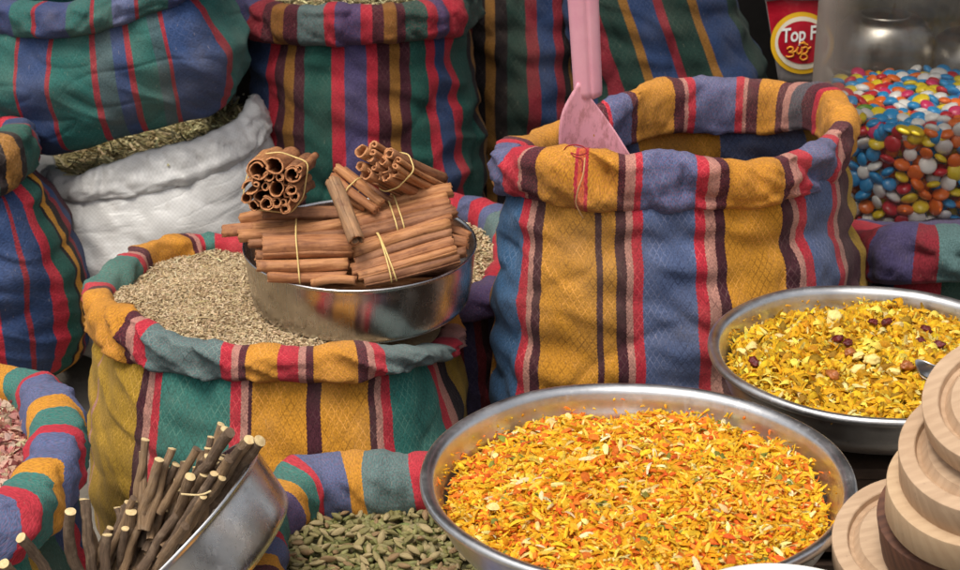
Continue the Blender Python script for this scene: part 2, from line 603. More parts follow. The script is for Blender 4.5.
def seed_template(n=6, seg=5, w=0.3, curve=0.1):
    """spindle-shaped seed along x"""
    v = []
    for i in range(seg + 1):
        t = i / seg
        r = w * 0.5 * math.sin(math.pi * (0.06 + 0.88 * t)) ** 0.8
        for k in range(n):
            a = 2 * math.pi * k / n
            v.append((t - 0.5, r * math.cos(a), r * math.sin(a) + curve * (0.25 - (t - .5) ** 2)))
    f = [tuple(q) for q in grid_faces(n, seg + 1)]
    return np.array(v), np.array(f)


def scatter(name, templates, weights, pos, nrm_jit, scale, palette, pw, mat, parent=None, width=(0.8, 1.2), flat=0.35, cj=0.15):
    """templates: list (v,f quads). pos (n,3). one mesh"""
    n = len(pos)
    tid = rng.choice(len(templates), n, p=np.array(weights) / sum(weights))
    VV, FF, CC = [], [], []
    off = 0
    pal = np.array([c[:3] for c in palette])
    pwn = np.array(pw, float) / sum(pw)
    for k, (tv, tf) in enumerate(templates):
        idx = np.where(tid == k)[0]
        m = len(idx)
        if not m: continue
        s = rng.uniform(*scale[k], m)
        wd = rng.uniform(*width, m)
        yaw = rng.uniform(0, 2 * math.pi, m); pit = rng.normal(0, flat, m); rol = rng.normal(0, nrm_jit, m)
        cy, sy, cp, sp, c_, s_ = np.cos(yaw), np.sin(yaw), np.cos(pit), np.sin(pit), np.cos(rol), np.sin(rol)
        Rz = np.zeros((m, 3, 3)); Rz[:, 0, 0] = cy; Rz[:, 0, 1] = -sy; Rz[:, 1, 0] = sy; Rz[:, 1, 1] = cy; Rz[:, 2, 2] = 1
        Ry = np.zeros((m, 3, 3)); Ry[:, 0, 0] = cp; Ry[:, 0, 2] = sp; Ry[:, 1, 1] = 1; Ry[:, 2, 0] = -sp; Ry[:, 2, 2] = cp
        Rx = np.zeros((m, 3, 3)); Rx[:, 0, 0] = 1; Rx[:, 1, 1] = c_; Rx[:, 1, 2] = -s_; Rx[:, 2, 1] = s_; Rx[:, 2, 2] = c_
        Rt = Rz @ Ry @ Rx
        base = tv[None] * np.stack([s, s * wd, s * rng.uniform(0.6, 1.4, m)], -1)[:, None, :]
        v = np.einsum('mij,mkj->mki', Rt, base) + pos[idx][:, None, :]
        VV.append(v.reshape(-1, 3))
        f = tf[None] + (np.arange(m) * len(tv))[:, None, None] + off
        FF.append(f.reshape(-1, tf.shape[1]))
        ci = rng.choice(len(pal), m, p=pwn if not isinstance(pw[0], (list, tuple)) else None)
        c = pal[ci] * (1 + rng.normal(0, cj, (m, 1))) * (1 + rng.normal(0, cj * 0.3, (m, 3)))
        c = np.clip(c, 0.003, 0.95)
        CC.append(np.concatenate([np.repeat(c, len(tv), 0), np.ones((m * len(tv), 1))], 1))
        off += m * len(tv)
    return mesh_obj(name, np.concatenate(VV), np.concatenate(FF), mat, parent, True, None, np.concatenate(CC))


def disc_pts(n, rad, zf, jz=0.003, c=(0, 0)):
    r = rad * np.sqrt(rng.uniform(0, 1, n)); a = rng.uniform(0, 2 * math.pi, n)
    x = r * np.cos(a); y = r * np.sin(a)
    return np.stack([c[0] + x, c[1] + y, zf(x, y) + rng.uniform(-jz, jz, n)], -1)


def poly_fill(loop, n):
    """random points inside a horizontal polygon loop (k,2)"""
    lo, hi = loop.min(0), loop.max(0)
    out = []
    while sum(len(o) for o in out) < n:
        q = rng.uniform(lo, hi, (n, 2))
        ins = np.zeros(n, bool)
        x1, y1 = loop[:, 0], loop[:, 1]; x2, y2 = np.roll(x1, -1), np.roll(y1, -1)
        for a, b, c, d in zip(x1, y1, x2, y2):
            cond = ((b > q[:, 1]) != (d > q[:, 1]))
            xi = (c - a) * (q[:, 1] - b) / ((d - b) + 1e-12) + a
            ins ^= cond & (q[:, 0] < xi)
        out.append(q[ins])
    return np.concatenate(out)[:n]


def heap_surface(name, loop, zf, mat, rings=24):
    """closed loop (k,2) filled with rings to the centroid -> verts, faces"""
    c = loop.mean(0); k = len(loop)
    V = []
    for r in range(rings + 1):
        q = c + (loop - c) * (1 - r / rings * 0.999)
        V.append(np.column_stack([q, zf(q[:, 0], q[:, 1])]))
    return np.concatenate(V), grid_faces(k, rings + 1)

# ------------------------------------------------------------------ sacks, back row first
HAY = [lin(176, 162, 116), lin(134, 124, 86), lin(210, 194, 148), lin(96, 90, 64), lin(160, 138, 100)]
hay_m = bits_mat('dry_herb_stalks', 0.8, 0.15)
STALK = strip_template(3, 0.062, 0.15, 0.2, 0.3)
LEAFY = strip_template(3, 0.25, 0.5, 0.9, 0.4)

# dark striped sack behind the scoop, right part (slanting stripes)
make_sack('striped_sack', 'dark green and navy sack with slanting red and gold stripes',
          [(560, -60, 3.45, 14), (620, -62, 3.42, 14), (685, -62, 3.42, 14), (706, -66, 3.5, 14), (690, -76, 3.7, 14), (640, -78, 3.75, 14), (590, -76, 3.7, 14), (560, -66, 3.55, 14)],
          [(660, 250, 3.4), (730, 250, 3.4), (790, 250, 3.4), (806, 250, 3.5), (790, 232, 3.7), (720, 226, 3.75), (650, 232, 3.7), (615, 246, 3.55)],
          [(575, DGRN)], [(540, DGRN), (566, DRED), (576, DGRN), (598, OCHRE), (607, NAVY), (632, DRED), (641, DGRN), (664, OCHRE), (673, NAVY), (690, DRED), (698, DGRN), ('3.2', NAVY), ('6', NAVY)],
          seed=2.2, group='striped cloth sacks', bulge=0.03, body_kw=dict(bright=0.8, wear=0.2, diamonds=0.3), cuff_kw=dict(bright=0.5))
# dark sack between, vertical stripes
make_sack('striped_sack', 'dark maroon, gold and green striped sack behind the pink scoop handle',
          [(462, -40, 3.5, 14), (500, -42, 3.46, 14), (545, -42, 3.46, 14), (585, -42, 3.5, 14), (596, -50, 3.6, 14), (560, -58, 3.8, 14), (500, -58, 3.8, 14), (455, -50, 3.65, 14)],
          [(470, 300, 3.5), (506, 306, 3.44), (548, 306, 3.44), (586, 300, 3.5), (596, 280, 3.6), (560, 262, 3.8), (500, 262, 3.8), (462, 280, 3.65)],
          [(462, MAR)], [(455, DRED), (473, BLK), (484, OCHRE), (494, BLK), (506, DGRN), (525, DRED), (536, NAVY), (551, DRED), (560, BLK), (567, OCHRE), (573, BLK), (580, DGRN), ('5', MAR)],
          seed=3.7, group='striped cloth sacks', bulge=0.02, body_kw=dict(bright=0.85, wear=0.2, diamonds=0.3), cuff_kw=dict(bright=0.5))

# green striped sack behind the cinnamon
D = make_sack('striped_sack', 'green, blue and red striped sack standing behind the bowl of cinnamon',
              [(250, 16, 3.28, 22), (285, 24, 3.22, 21), (330, 25, 3.20, 21), (380, 24, 3.20, 20), (425, 20, 3.22, 21), (458, 13, 3.28, 22), (464, -2, 3.40, 18), (430, -12, 3.52, 16), (350, -16, 3.58, 16), (280, -12, 3.54, 16), (246, -2, 3.42, 18)],
              [(268, 290, 3.30), (295, 300, 3.22), (338, 304, 3.20), (386, 304, 3.20), (430, 300, 3.22), (470, 292, 3.30), (474, 270, 3.44), (440, 250, 3.56), (352, 244, 3.60), (290, 250, 3.56), (262, 270, 3.46)],
              [(244, NAVY), (262, DRED), (271, MAR), (279, OCHRE), (289, MAR), (300, GTEAL), (325, RED), (337, PURP), (359, RED), (371, MAR), (381, OCHRE), (394, MAR), (401, GREEN), (419, RED), (428, PURP), (438, RED), (452, GREEN), ('6', MAR), ('8', GREEN)],
              [(246, NAVY), (258, BLUE2 if False else NAVY), (268, RED), (276, MAR), (285, OCHRE), (294, MAR), (304, GREEN), (330, RED), (342, PURP), (364, RED), (376, MAR), (387, OCHRE), (398, MAR), (408, GREEN), (424, RED), (433, NAVY), (443, RED), (451, GREEN), (460, GREEN), ('5.3', BLK), ('5.5', OCHRE), ('5.7', BLK)],
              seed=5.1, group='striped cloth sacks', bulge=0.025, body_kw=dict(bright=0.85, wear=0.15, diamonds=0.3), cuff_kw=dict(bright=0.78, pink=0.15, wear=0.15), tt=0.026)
lp = D['rp'][:, :2]
q = poly_fill(lp, 5200)
c = lp.mean(0)
dz = D['rp'][:, 2].mean()
rr_ = np.linalg.norm((q - c) / (lp.max(0) - lp.min(0)) * 2, axis=1)
pts = np.column_stack([q, dz + 0.012 + 0.022 * (1 - rr_ ** 2) + rng.uniform(-.006, .006, len(q))])
tag(scatter('dried_herbs', [STALK, LEAFY], [1, 1], pts, 0.6, [(0.02, 0.05), (0.008, 0.018)], HAY, [3, 2, 2, 2, 1], hay_m), 'dry olive herb stalks filling the green striped sack behind the cinnamon', 'dried herbs', kind='stuff')

# white woven plastic sack
t = NT('white_woven_plastic')
uvn = t.n('ShaderNodeUVMap'); uvn.uv_map = 'weave'
mp = t.n('ShaderNodeMapping'); mp.inputs['Scale'].default_value = (300, 300, 1); t.l(uvn.outputs[0], mp.inputs[0])
ck = t.n('ShaderNodeTexChecker'); ck.inputs['Scale'].default_value = 1.0; t.l(mp.outputs[0], ck.inputs[0])
nz = t.noise(11, 5, 0.65)
cc = t.ramp(nz, [(0.3, lin(190, 187, 181)), (0.6, lin(220, 218, 213))])
mp2 = t.n('ShaderNodeMapping'); mp2.inputs['Scale'].default_value = (4, 13, 1); mp2.inputs['Rotation'].default_value = (0, 0, .3); t.l(uvn.outputs[0], mp2.inputs[0])
wrk = t.noise(1.0, 2, 0.5, mp2.outputs[0])
rdg = t.ramp(t.math('ABSOLUTE', t.math('SUBTRACT', wrk, 0.5)), [(0.0, (1,) * 3), (0.05, (0,) * 3)])
wk2 = t.noise(2.3, 3, 0.5, mp2.outputs[0])
rdg2 = t.ramp(t.math('ABSOLUTE', t.math('SUBTRACT', wk2, 0.5)), [(0.0, (1,) * 3), (0.06, (0,) * 3)])
cc = t.mix(t.math('MULTIPLY', ck.outputs[1], 0.16), cc, lin(140, 138, 134))
cc = t.mix(t.math('MULTIPLY', t.ramp(t.noise(24, 4, 0.7), [(0.6, (0,) * 3), (0.75, (1,) * 3)]), 0.25), cc, lin(150, 135, 112))
t.set(Base_Color=cc, Roughness=0.36, Normal=t.bump(rdg, 0.16, 0.005, t.bump(rdg2, 0.14, 0.004, t.bump(wrk, 0.14, 0.02, t.bump(ck.outputs[1], 0.35, 0.0010)))))
white_m = t.m
W_ = make_sack('woven_plastic_sack', 'white woven plastic sack of dried herbs with folded down rim, under a striped sack',
               [(48, 182, 3.12, 15), (75, 188, 3.07, 14), (105, 181, 3.05, 18), (150, 172, 3.05, 20), (195, 161, 3.06, 20), (236, 142, 3.10, 19), (258, 120, 3.17, 19), (256, 106, 3.3, 15), (205, 106, 3.42, 10), (140, 112, 3.46, 10), (80, 128, 3.42, 10), (48, 156, 3.26, 12)],
               [(75, 3.12), (90, 3.08), (118, 3.04), (158, 3.04), (200, 3.05), (236, 3.1), (258, 3.18), (256, 3.3), (214, 3.42), (150, 3.46), (90, 3.42), (66, 3.26)],
               seed=7.7, mat=white_m, bulge=0.05, wr=0.004, crs=0.7, folds=0.0010, tt=0.012, cname='folded_rim', flop=0.35)
lp = W_['rp'][:, :2] - W_['O'][:, :2] * 0.022
q = poly_fill(lp, 6000)
pl = np.linalg.lstsq(np.column_stack([W_['rp'][:, :2], np.ones(len(lp))]), W_['rp'][:, 2], rcond=None)[0]
pts = np.column_stack([q, q @ pl[:2] + pl[2] - 0.004 + rng.uniform(-.012, .012, len(q))])
tag(scatter('dried_herbs', [STALK, LEAFY], [3, 0.6], pts, 0.6, [(0.03, 0.08), (0.008, 0.015)], HAY, [3, 2, 3, 2, 1], hay_m), 'straw coloured dried herb stalks heaped in the white sack', 'dried herbs', kind='stuff')

CTEAL, CTEAL2 = lin(40, 92, 86), lin(62, 84, 88)
# sack lying on the white one
make_sack('striped_sack', 'plump green and blue sack resting on top of the white plastic sack',
          [(-50, -6, 3.10, 17), (-15, 12, 3.06, 18), (25, 19, 3.04, 19), (70, 20, 3.02, 18), (110, 10, 3.02, 18), (150, -3, 3.03, 17), (186, -16, 3.06, 15), (198, -40, 3.2, 14), (150, -62, 3.36, 14), (60, -60, 3.4, 14), (-30, -40, 3.3, 14)],
          [(0, 150, 3.14), (22, 158, 3.1), (50, 161, 3.08), (92, 152, 3.06), (135, 141, 3.06), (176, 131, 3.07), (210, 120, 3.1), (226, 98, 3.22), (205, 92, 3.38), (110, 100, 3.42), (20, 115, 3.3)],
          [(-40, CTEAL), (-12, DRED), (-6, NAVY), (18, CTEAL), (40, DRED), (44, NAVY), (72, CTEAL), (92, DRED), (96, CTEAL), (112, BLUE), (134, DRED), (137, CTEAL), (165, NAVY), (188, DRED), (191, CTEAL), ('8', NAVY), ('9', CTEAL)],
          [(-40, NAVY), (-14, DRED), (-10, CTEAL), (17, DRED), (21, NAVY), (50, DRED), (54, CTEAL), (87, DRED), (92, CTEAL2), (108, NAVY), (120, DRED), (124, CTEAL), (142, CTEAL2), (154, DRED), (158, NAVY), (184, DRED), (188, CTEAL), ('7.3', NAVY), ('9', CTEAL)],
          seed=9.3, group='striped cloth sacks', bulge=0.058, tuck=0.05, wr=0.006, crs=0.45, body_kw=dict(bright=1.25, wear=0.2, diamonds=0.2), cuff_kw=dict(bright=1.2, pink=.05, diamonds=0.1), cuff_front=(0, 6.2), tt=0.03)

# sack at the left edge
make_sack('striped_sack', 'leaning sack with a narrow black and gold band, beside the white sack',
          [(-95, 190, 2.98, 28), (-60, 196, 2.9, 28), (-22, 180, 2.86, 28), (6, 160, 2.88, 27), (18, 146, 2.96, 24), (5, 136, 3.08, 20), (-40, 132, 3.18, 20), (-85, 140, 3.14, 20)],
          [(-110, 392, 2.9), (-60, 400, 2.86), (0, 398, 2.86), (48, 392, 2.9), (78, 374, 2.98), (83, 345, 3.1), (20, 330, 3.22), (-70, 350, 3.16)],
          [('0', BLUE), ('1.6', GREEN), ('2.5', BLK), ('2.62', OCHRE), ('2.9', BLK), ('3.05', GREEN), ('3.6', DRED), ('3.8', NAVY), ('4.3', RED), ('5', GREEN), ('6.5', BLUE)],
          [('0', OCHRE), ('1.6', MAR), ('2.02', RED), ('2.28', NAVY), ('2.56', DRED), ('2.6', NAVY), ('2.86', RED), ('3.08', GREEN), ('3.42', BLK), ('3.52', GOLD), ('3.70', BLK), ('3.86', DRED), ('4.0', NAVY), ('4.3', MAR), ('4.8', NAVY), ('6', GREEN)],
          seed=11.3, group='striped cloth sacks', bulge=0.06, wr=0.006, body_kw=dict(bright=1.2, wear=0.12, diamonds=0.15), cuff_kw=dict(bright=1.1), cuff_front=(0, 4), tt=0.03)

# sack behind, between cumin and blue-gold sack
H_ = make_sack('striped_sack', 'shadowed purple and red sack wedged behind the cumin sack',
               [(405, 300, 2.66, 17), (440, 306, 2.62, 17), (475, 303, 2.62, 17), (500, 290, 2.66, 17), (512, 262, 2.78, 16), (505, 232, 2.90, 17), (478, 216, 2.96, 18), (440, 214, 2.98, 16), (405, 225, 2.92, 16), (388, 262, 2.78, 16)],
               [(415, 2.64), (445, 2.6), (478, 2.6), (500, 2.66), (510, 2.78), (505, 2.9), (480, 2.96), (440, 2.98), (410, 2.92), (398, 2.78)],
               [(400, RED), (420, GTEAL), (450, PURP), (476, PURP), (498, RED), ('4.6', GTEAL), ('5.2', BLUE), ('5.55', RED), ('6.0', BLUE), ('6.4', RED), ('6.8', GTEAL), ('7.5', RED), ('8', BLUE)],
               [(400, NAVY), (440, PURP), (452, DRED), (462, PURP), (474, DRED), (482, MAR), (490, PURP), ('5', NAVY)],
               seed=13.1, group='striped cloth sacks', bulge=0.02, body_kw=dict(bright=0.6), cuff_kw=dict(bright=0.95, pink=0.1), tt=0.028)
SEEDC = [lin(196, 172, 134), lin(174, 148, 110), lin(212, 190, 154), lin(138, 114, 82), lin(184, 160, 124)]
seed_m = bits_mat('dry_seeds', 0.65, 0.0, 0.2, 0.3)
dark_seed_bed = plain_mat('seed_bed', lin(140, 120, 88), 0.9, 0.3, 200, 0.5)
SD = seed_template(5, 4, 0.30, 0.12)
lp = H_['rp'][:, :2]; zt = H_['rp'][:, 2].mean() - 0.004
v, f = heap_surface('x', lp, lambda x, y: zt + 0 * x, None, 6)
q = poly_fill(lp, 3500)
hb = mesh_obj('seed_heap', v, f, dark_seed_bed); tag(hb, 'small patch of pale seeds in the shadowed purple sack', 'seeds', kind='stuff')
scatter('loose_seeds', [SD], [1], np.column_stack([q, zt + rng.uniform(0, .006, len(q))]), 0.5, [(0.007, 0.011)], SEEDC, [3, 2, 3, 1, 2], seed_m, hb)

# sack at the right, below the jar
make_sack('striped_sack', 'red, purple and grey-green sack lying under the sweets jar behind the yellow mix pan',
          [(872, 254, 2.70, 25), (890, 254, 2.66, 29), (925, 255, 2.64, 28), (970, 257, 2.64, 27), (1020, 257, 2.66, 27), (1050, 250, 2.74, 24), (1040, 236, 2.84, 15), (980, 236, 2.87, 12), (910, 236, 2.86, 12), (868, 242, 2.79, 18)],
          [(880, 2.7), (895, 2.66), (928, 2.64), (970, 2.64), (1020, 2.66), (1045, 2.74), (1035, 2.84), (980, 2.87), (915, 2.86), (875, 2.79)],
          [(866, DRED), (883, PURP), (915, DRED), (934, GTEAL), (1000, RED), ('5', PURP), ('8.6', RED), ('9.5', DRED)], [(870, NAVY), (890, RED), (940, GREEN), ('5', NAVY)],
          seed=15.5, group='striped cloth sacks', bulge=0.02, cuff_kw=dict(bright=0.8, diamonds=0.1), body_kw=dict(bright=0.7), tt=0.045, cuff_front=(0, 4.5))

# ------------------------------------------------------------------ big blue and gold sack
B_ = make_sack('striped_sack', 'large open sack with broad gold and blue stripes, holding the pink scoop',
               [(505, 170, 2.54, 25), (525, 172, 2.47, 28), (560, 176, 2.44, 32), (605, 182, 2.43, 32), (655, 182, 2.43, 32), (705, 183, 2.43, 29), (752, 185, 2.45, 26), (795, 174, 2.48, 23), (828, 160, 2.54, 25), (842, 135, 2.62, 27), (822, 108, 2.72, 26),
                (780, 107, 2.79, 26), (720, 106, 2.81, 26), (662, 107, 2.79, 27), (620, 120, 2.74, 25), (575, 138, 2.70, 22), (527, 152, 2.62, 18)],
               [(514, 2.54), (532, 2.45), (568, 2.43), (612, 2.42), (662, 2.42), (712, 2.42), (762, 2.44), (806, 2.48), (842, 2.54), (858, 2.64), (848, 2.74),
                (800, 2.82), (730, 2.84), (665, 2.82), (620, 2.78), (575, 2.74), (534, 2.64)],
               [(488, BLUE), (519, RED), (529, TAN), (533, MAR), (543, GOLD), (574, RED), (577, REDG), (585, RED), (588, GOLD), (614, MAR), (623, TAN), (631, RED), (640, BLUE), (693, RED), (703, TAN), (712, MAR), (721, GOLD), (774, MAR), (783, TAN), (791, RED), (799, BLUE), (823, RED), (828, TAN), (832, MAR),
                ('8.6', GOLD), ('9.7', RED), ('9.85', MAR), ('10.1', GRY), ('10.5', TAN), ('10.75', MAR), ('10.95', GOLD), ('11.35', MAR), ('11.50', TAN), ('11.6', RED), ('11.7', BLUE), ('12.45', RED), ('12.58', TAN), ('12.68', MAR), ('12.85', GOLD), ('13.7', MAR), ('13.85', BLUE), ('14.3', RED), ('14.4', MAR), ('14.55', GOLD), ('16.2', MAR), ('16.3', RED), ('16.5', BLUE), ('16.75', GOLD)],
               [(486, GOLD2), (494, MAR), (497, TAN), (500, RED), (502, BLUE2), (526, RED), (533, TAN), (536, MAR), (544, GOLD), (594, MAR), (601, GOLD), (612, MAR), (622, TAN), (630, RED), (640, BLUE), (693, RED), (703, TAN), (712, MAR), (721, GOLD), (777, MAR), (787, TAN), (794, RED), (801, BLUE), (824, RED), (829, TAN), (833, MAR), ('8.75', GOLD2), ('10.5', BLUE), ('12', GOLD), ('13.5', BLUE), ('15', GOLD)],
               seed=17.2, group='striped cloth sacks', bulge=0.028, wr=0.0055, folds=0.0045,
               cuff_kw=dict(pink=0.16, bright=1.0, wear=0.2, diamonds=0.65), body_kw=dict(wear=0.25, diamonds=0.75), cuff_front=(0, 9), tt=0.021)

# ------------------------------------------------------------------ cumin sack
A_ = make_sack('striped_sack', 'open sack with gold and teal stripes full of brown cumin, under the cinnamon bowl',
               [(106, 322, 2.42, 26), (125, 334, 2.34, 28), (155, 348, 2.30, 23), (195, 358, 2.28, 19), (245, 363, 2.27, 19), (300, 364, 2.265, 20), (350, 363, 2.27, 19), (392, 360, 2.29, 14), (424, 354, 2.35, 10), (446, 346, 2.46, 10),
                (450, 318, 2.60, 12), (400, 262, 2.68, 17), (330, 252, 2.72, 17), (260, 251, 2.73, 17), (205, 250, 2.73, 17), (165, 256, 2.68, 18), (128, 276, 2.58, 22), (102, 300, 2.49, 22)],
               [(112, 2.42), (132, 2.30), (160, 2.26), (200, 2.24), (250, 2.23), (304, 2.22), (350, 2.22), (398, 2.24), (434, 2.32), (450, 2.46),
                (446, 2.6), (402, 2.68), (335, 2.72), (262, 2.73), (205, 2.73), (160, 2.68), (128, 2.58), (112, 2.49)],
               [(88, GOLD), (131, MAR), (138, TAN), (143, RED), (152, GTEAL), (222, RED), (231, TAN), (239, MAR), (248, GOLD), (279, RED), (297, TAN), (305, MAR), (314, GOLD), (354, MAR), (362, TAN), (369, RED), (378, GTEAL), (436, RED), ('9', TAN), ('9.5', GOLD), ('10.5', TEAL), ('12', GOLD), ('13.2', RED), ('13.75', TEAL), ('14.05', RED), ('14.15', TAN), ('14.3', MAR), ('14.45', GOLD), ('15.6', MAR), ('15.72', TAN), ('15.82', RED), ('15.95', TEAL), ('17.0', RED), ('17.2', MAR), ('17.4', GOLD)],
               [(88, TAN), (99, BLK), (102, GOLD2), (141, MAR), (149, TAN), (155, RED), (163, TEAL), (230, RED), (239, TAN), (246, MAR), (253, GOLD), (304, MAR), (318, GOLD), (365, MAR), (372, TAN), (379, RED), (386, TEAL), (427, RED), (433, TAN), (438, BLK), ('8.9', GOLD2), ('10.5', TEAL), ('13', GOLD), ('15', TEAL), ('17', GOLD2)],
               seed=19.9, group='striped cloth sacks', bulge=0.028, crs=0.6, wr=0.0036, folds=0.004,
               cuff_kw=dict(pink=0.14, wear=0.15, diamonds=0.6), body_kw=dict(wear=0.2, diamonds=0.7), cuff_front=(0, 9), tt=0.020)
lp = A_['rp'][:, :2] + A_['O'][:, :2] * -0.008
zr = A_['rp'][:, 2]
pl = np.linalg.lstsq(np.column_stack([A_['rp'][:, :2], np.ones(len(lp))]), zr, rcond=None)[0]
cA = lp.mean(0)
hs_ = (lp.max(0) - lp.min(0)) / 2
BOWL_C = np.array([PZ(360, 0.472, 2.47)[0], 2.47])


def cum_z(x, y):
    r = np.sqrt(((x - cA[0]) / hs_[0]) ** 2 + ((y - cA[1]) / hs_[1]) ** 2)
    z = x * pl[0] + y * pl[1] + pl[2] + 0.000 + 0.018 * np.clip(1 - r ** 2, 0, 1)
    z = z + 0.004 * np.sin(x * 40 + 1) * np.sin(y * 34)
    d = np.hypot(x - BOWL_C[0], y - BOWL_C[1])
    lim = 0.388 + np.clip(d - 0.152, 0, 1) * 0.9
    return np.minimum(z, lim)


v, f = heap_surface('x', lp, cum_z, None, 30)
hb = mesh_obj('cumin_seeds', v, f, dark_seed_bed)
tag(hb, 'heap of greyish brown cumin seeds filling the gold and teal sack', 'cumin seeds', kind='stuff')
q = poly_fill(lp, 46000)
keep = (np.hypot(q[:, 0] - BOWL_C[0], q[:, 1] - BOWL_C[1]) > 0.14)
q = q[keep]
scatter('loose_seeds', [SD], [1], np.column_stack([q, cum_z(q[:, 0], q[:, 1]) + rng.uniform(-.001, .004, len(q))]), 0.5, [(0.0045, 0.0072)], SEEDC, [3, 2, 3, 1.4, 2], seed_m, hb, cj=0.10)
q = poly_fill(lp, 130)
scatter('straw_bits', [STALK], [1], np.column_stack([q, cum_z(q[:, 0], q[:, 1]) + 0.005]), 0.4, [(0.012, 0.024)], [lin(225, 210, 170), lin(200, 180, 130)], [1, 1], seed_m, hb, flat=0.15, width=(.8, 1.2))

# ------------------------------------------------------------------ petal sack (bottom left)
J_ = make_sack('striped_sack', 'sack of dried pink petals with a fat twisted blue, red and gold rolled top',
               [(-70, 408, 2.20, 26), (-30, 396, 2.24, 26), (12, 396, 2.24, 27), (44, 408, 2.20, 29), (58, 434, 2.12, 31), (56, 468, 2.03, 34), (38, 502, 1.95, 36), (8, 530, 1.89, 36), (-30, 545, 1.87, 34), (-75, 530, 1.91, 30), (-100, 480, 2.02, 28), (-95, 435, 2.12, 26)],
               [(-70, 2.28), (-30, 2.32), (12, 2.32), (50, 2.26), (76, 2.14), (76, 2.0), (60, 1.9), (20, 1.82), (-20, 1.8), (-75, 1.86), (-105, 2.0), (-100, 2.15)],
               [('0', RED), ('0.6', TEAL), ('1.2', BLUE), ('1.9', GOLD), ('2.35', TEAL), ('3.0', RED), ('3.2', BLUE), ('4.0', GOLD), ('4.35', TEAL), ('4.85', RED), ('5.2', BLUE), ('6.0', GOLD), ('6.35', TEAL), ('6.85', RED), ('7.3', BLUE), ('8', GOLD), ('8.5', TEAL), ('9.2', RED), ('10', BLUE), ('11', GOLD)],
               [('0', BLUE), ('3', GREEN), ('4', NAVY), ('4.5', RED), ('4.9', NAVY), ('5.5', GREEN), ('6', GOLD2), ('6.4', TEAL), ('7', RED), ('7.6', BLUE), ('9', TEAL)],
               seed=23.4, group='striped cloth sacks', bulge=0.03, cuff_kw=dict(pink=0.10, bright=1.0, diamonds=0.15, wear=0.1), body_kw=dict(diamonds=0.2), tt=0.034, twist=0.03)
lp = J_['rp'][:, :2]
zp = np.linalg.lstsq(np.column_stack([lp, np.ones(len(lp))]), J_['rp'][:, 2], rcond=None)[0]
fz = lambda x, y: x * zp[0] + y * zp[1] + zp[2] - 0.012
v, f = heap_surface('x', lp, fz, None, 6)
pb = mesh_obj('dried_petals', v, f, plain_mat('petal_bed', lin(90, 50, 45), 0.9)); tag(pb, 'crumpled dried pink and cream petals inside the sack at the lower left corner', 'dried petals', kind='stuff')
PET = strip_template(5, 0.62, 0.55, 0.95, 0.35); PET2 = strip_template(5, 0.42, -0.8, 0.9, -0.5)
q = poly_fill(lp, 5000)
scatter('loose_petals', [PET, PET2], [1, 1], np.column_stack([q, fz(q[:, 0], q[:, 1]) + rng.uniform(0, .014, len(q))]), 0.8, [(0.014, 0.026), (0.014, 0.028)],
        [lin(204, 142, 128), lin(222, 184, 162), lin(164, 84, 84), lin(214, 192, 156), lin(132, 72, 66)], [4, 3, 2, 1.5, 1], bits_mat('petal', 0.7, 0.3), pb, flat=0.7)

# ------------------------------------------------------------------ cardamom sack
K_ = make_sack('striped_sack', 'sack of green cardamom with a folded blue, teal and gold rolled top',
               [(262, 600, 1.86, 30), (258, 560, 1.95, 29), (272, 518, 2.03, 29), (300, 490, 2.08, 29), (345, 484, 2.10, 30), (395, 485, 2.10, 30), (445, 487, 2.10, 29), (500, 500, 2.08, 28), (540, 530, 2.0, 28), (550, 580, 1.88, 28), (520, 640, 1.78, 28), (420, 665, 1.74, 28), (320, 650, 1.77, 28)],
               [(250, 1.86), (248, 1.95), (262, 2.05), (296, 2.12), (345, 2.15), (395, 2.15), (445, 2.15), (500, 2.12), (550, 2.03), (560, 1.88), (525, 1.76), (420, 1.7), (315, 1.74)],
               [('0', MAR), ('0.3', GOLD), ('0.55', BLUE), ('1.0', RED), ('1.2', TEAL), ('1.75', PURP), ('2.2', GOLD), ('2.45', TEAL), ('2.95', RED), ('3.25', BLUE), ('3.95', BLUE), ('4.05', GOLD), ('4.45', GTEAL), ('5.35', RED), ('5.8', BLUE), ('6.8', GOLD), ('8', TEAL), ('9', RED), ('10', BLUE), ('11.5', GOLD)],
               [('0', BLUE), ('1', TEAL), ('2', GOLD), ('3', BLUE), ('4', RED), ('6', TEAL), ('8', GOLD), ('10', BLUE)],
               seed=29.7, group='striped cloth sacks', bulge=0.02, cuff_kw=dict(pink=0.10, diamonds=0.15, wear=0.12), body_kw=dict(diamonds=0.2), tt=0.034, twist=0.008)
lpK = K_['rp'][:, :2]
zk = np.linalg.lstsq(np.column_stack([lpK, np.ones(len(lpK))]), K_['rp'][:, 2], rcond=None)[0]
fzk = lambda x, y: x * zk[0] + y * zk[1] + zk[2] - 0.018
v, f = heap_surface('x', lpK, lambda x, y: fzk(x, y) - 0.004, None, 6)
tag(mesh_obj('broken_cardamom', v, f, plain_mat('pod_bed', lin(74, 70, 44), 0.9, 0.4, 160, .6)), 'dim bed of small pods and chaff beneath the cardamom pods', 'cardamom chaff', kind='stuff')
pod_m = []
for i, cc_ in enumerate([lin(166, 150, 100), lin(142, 132, 82), lin(182, 162, 116), lin(156, 126, 88)]):
    t = NT('cardamom_husk')
    nz = t.noise(150, 4, 0.6)
    wv_ = t.n('ShaderNodeTexWave'); wv_.inputs['Scale'].default_value = 260; wv_.inputs['Distortion'].default_value = 3
    wv_.bands_direction = 'Y'
    t.l(t.coord(), wv_.inputs[0])
    t.set(Base_Color=t.mix(1.0, cc_, t.ramp(nz, [(0.3, (.7,) * 3), (.7, (1.2,) * 3)]), 'MULTIPLY'), Roughness=0.6, Normal=t.bump(wv_.outputs[1], 0.45, 0.001))
    pod_m.append(t.m)
pods = []
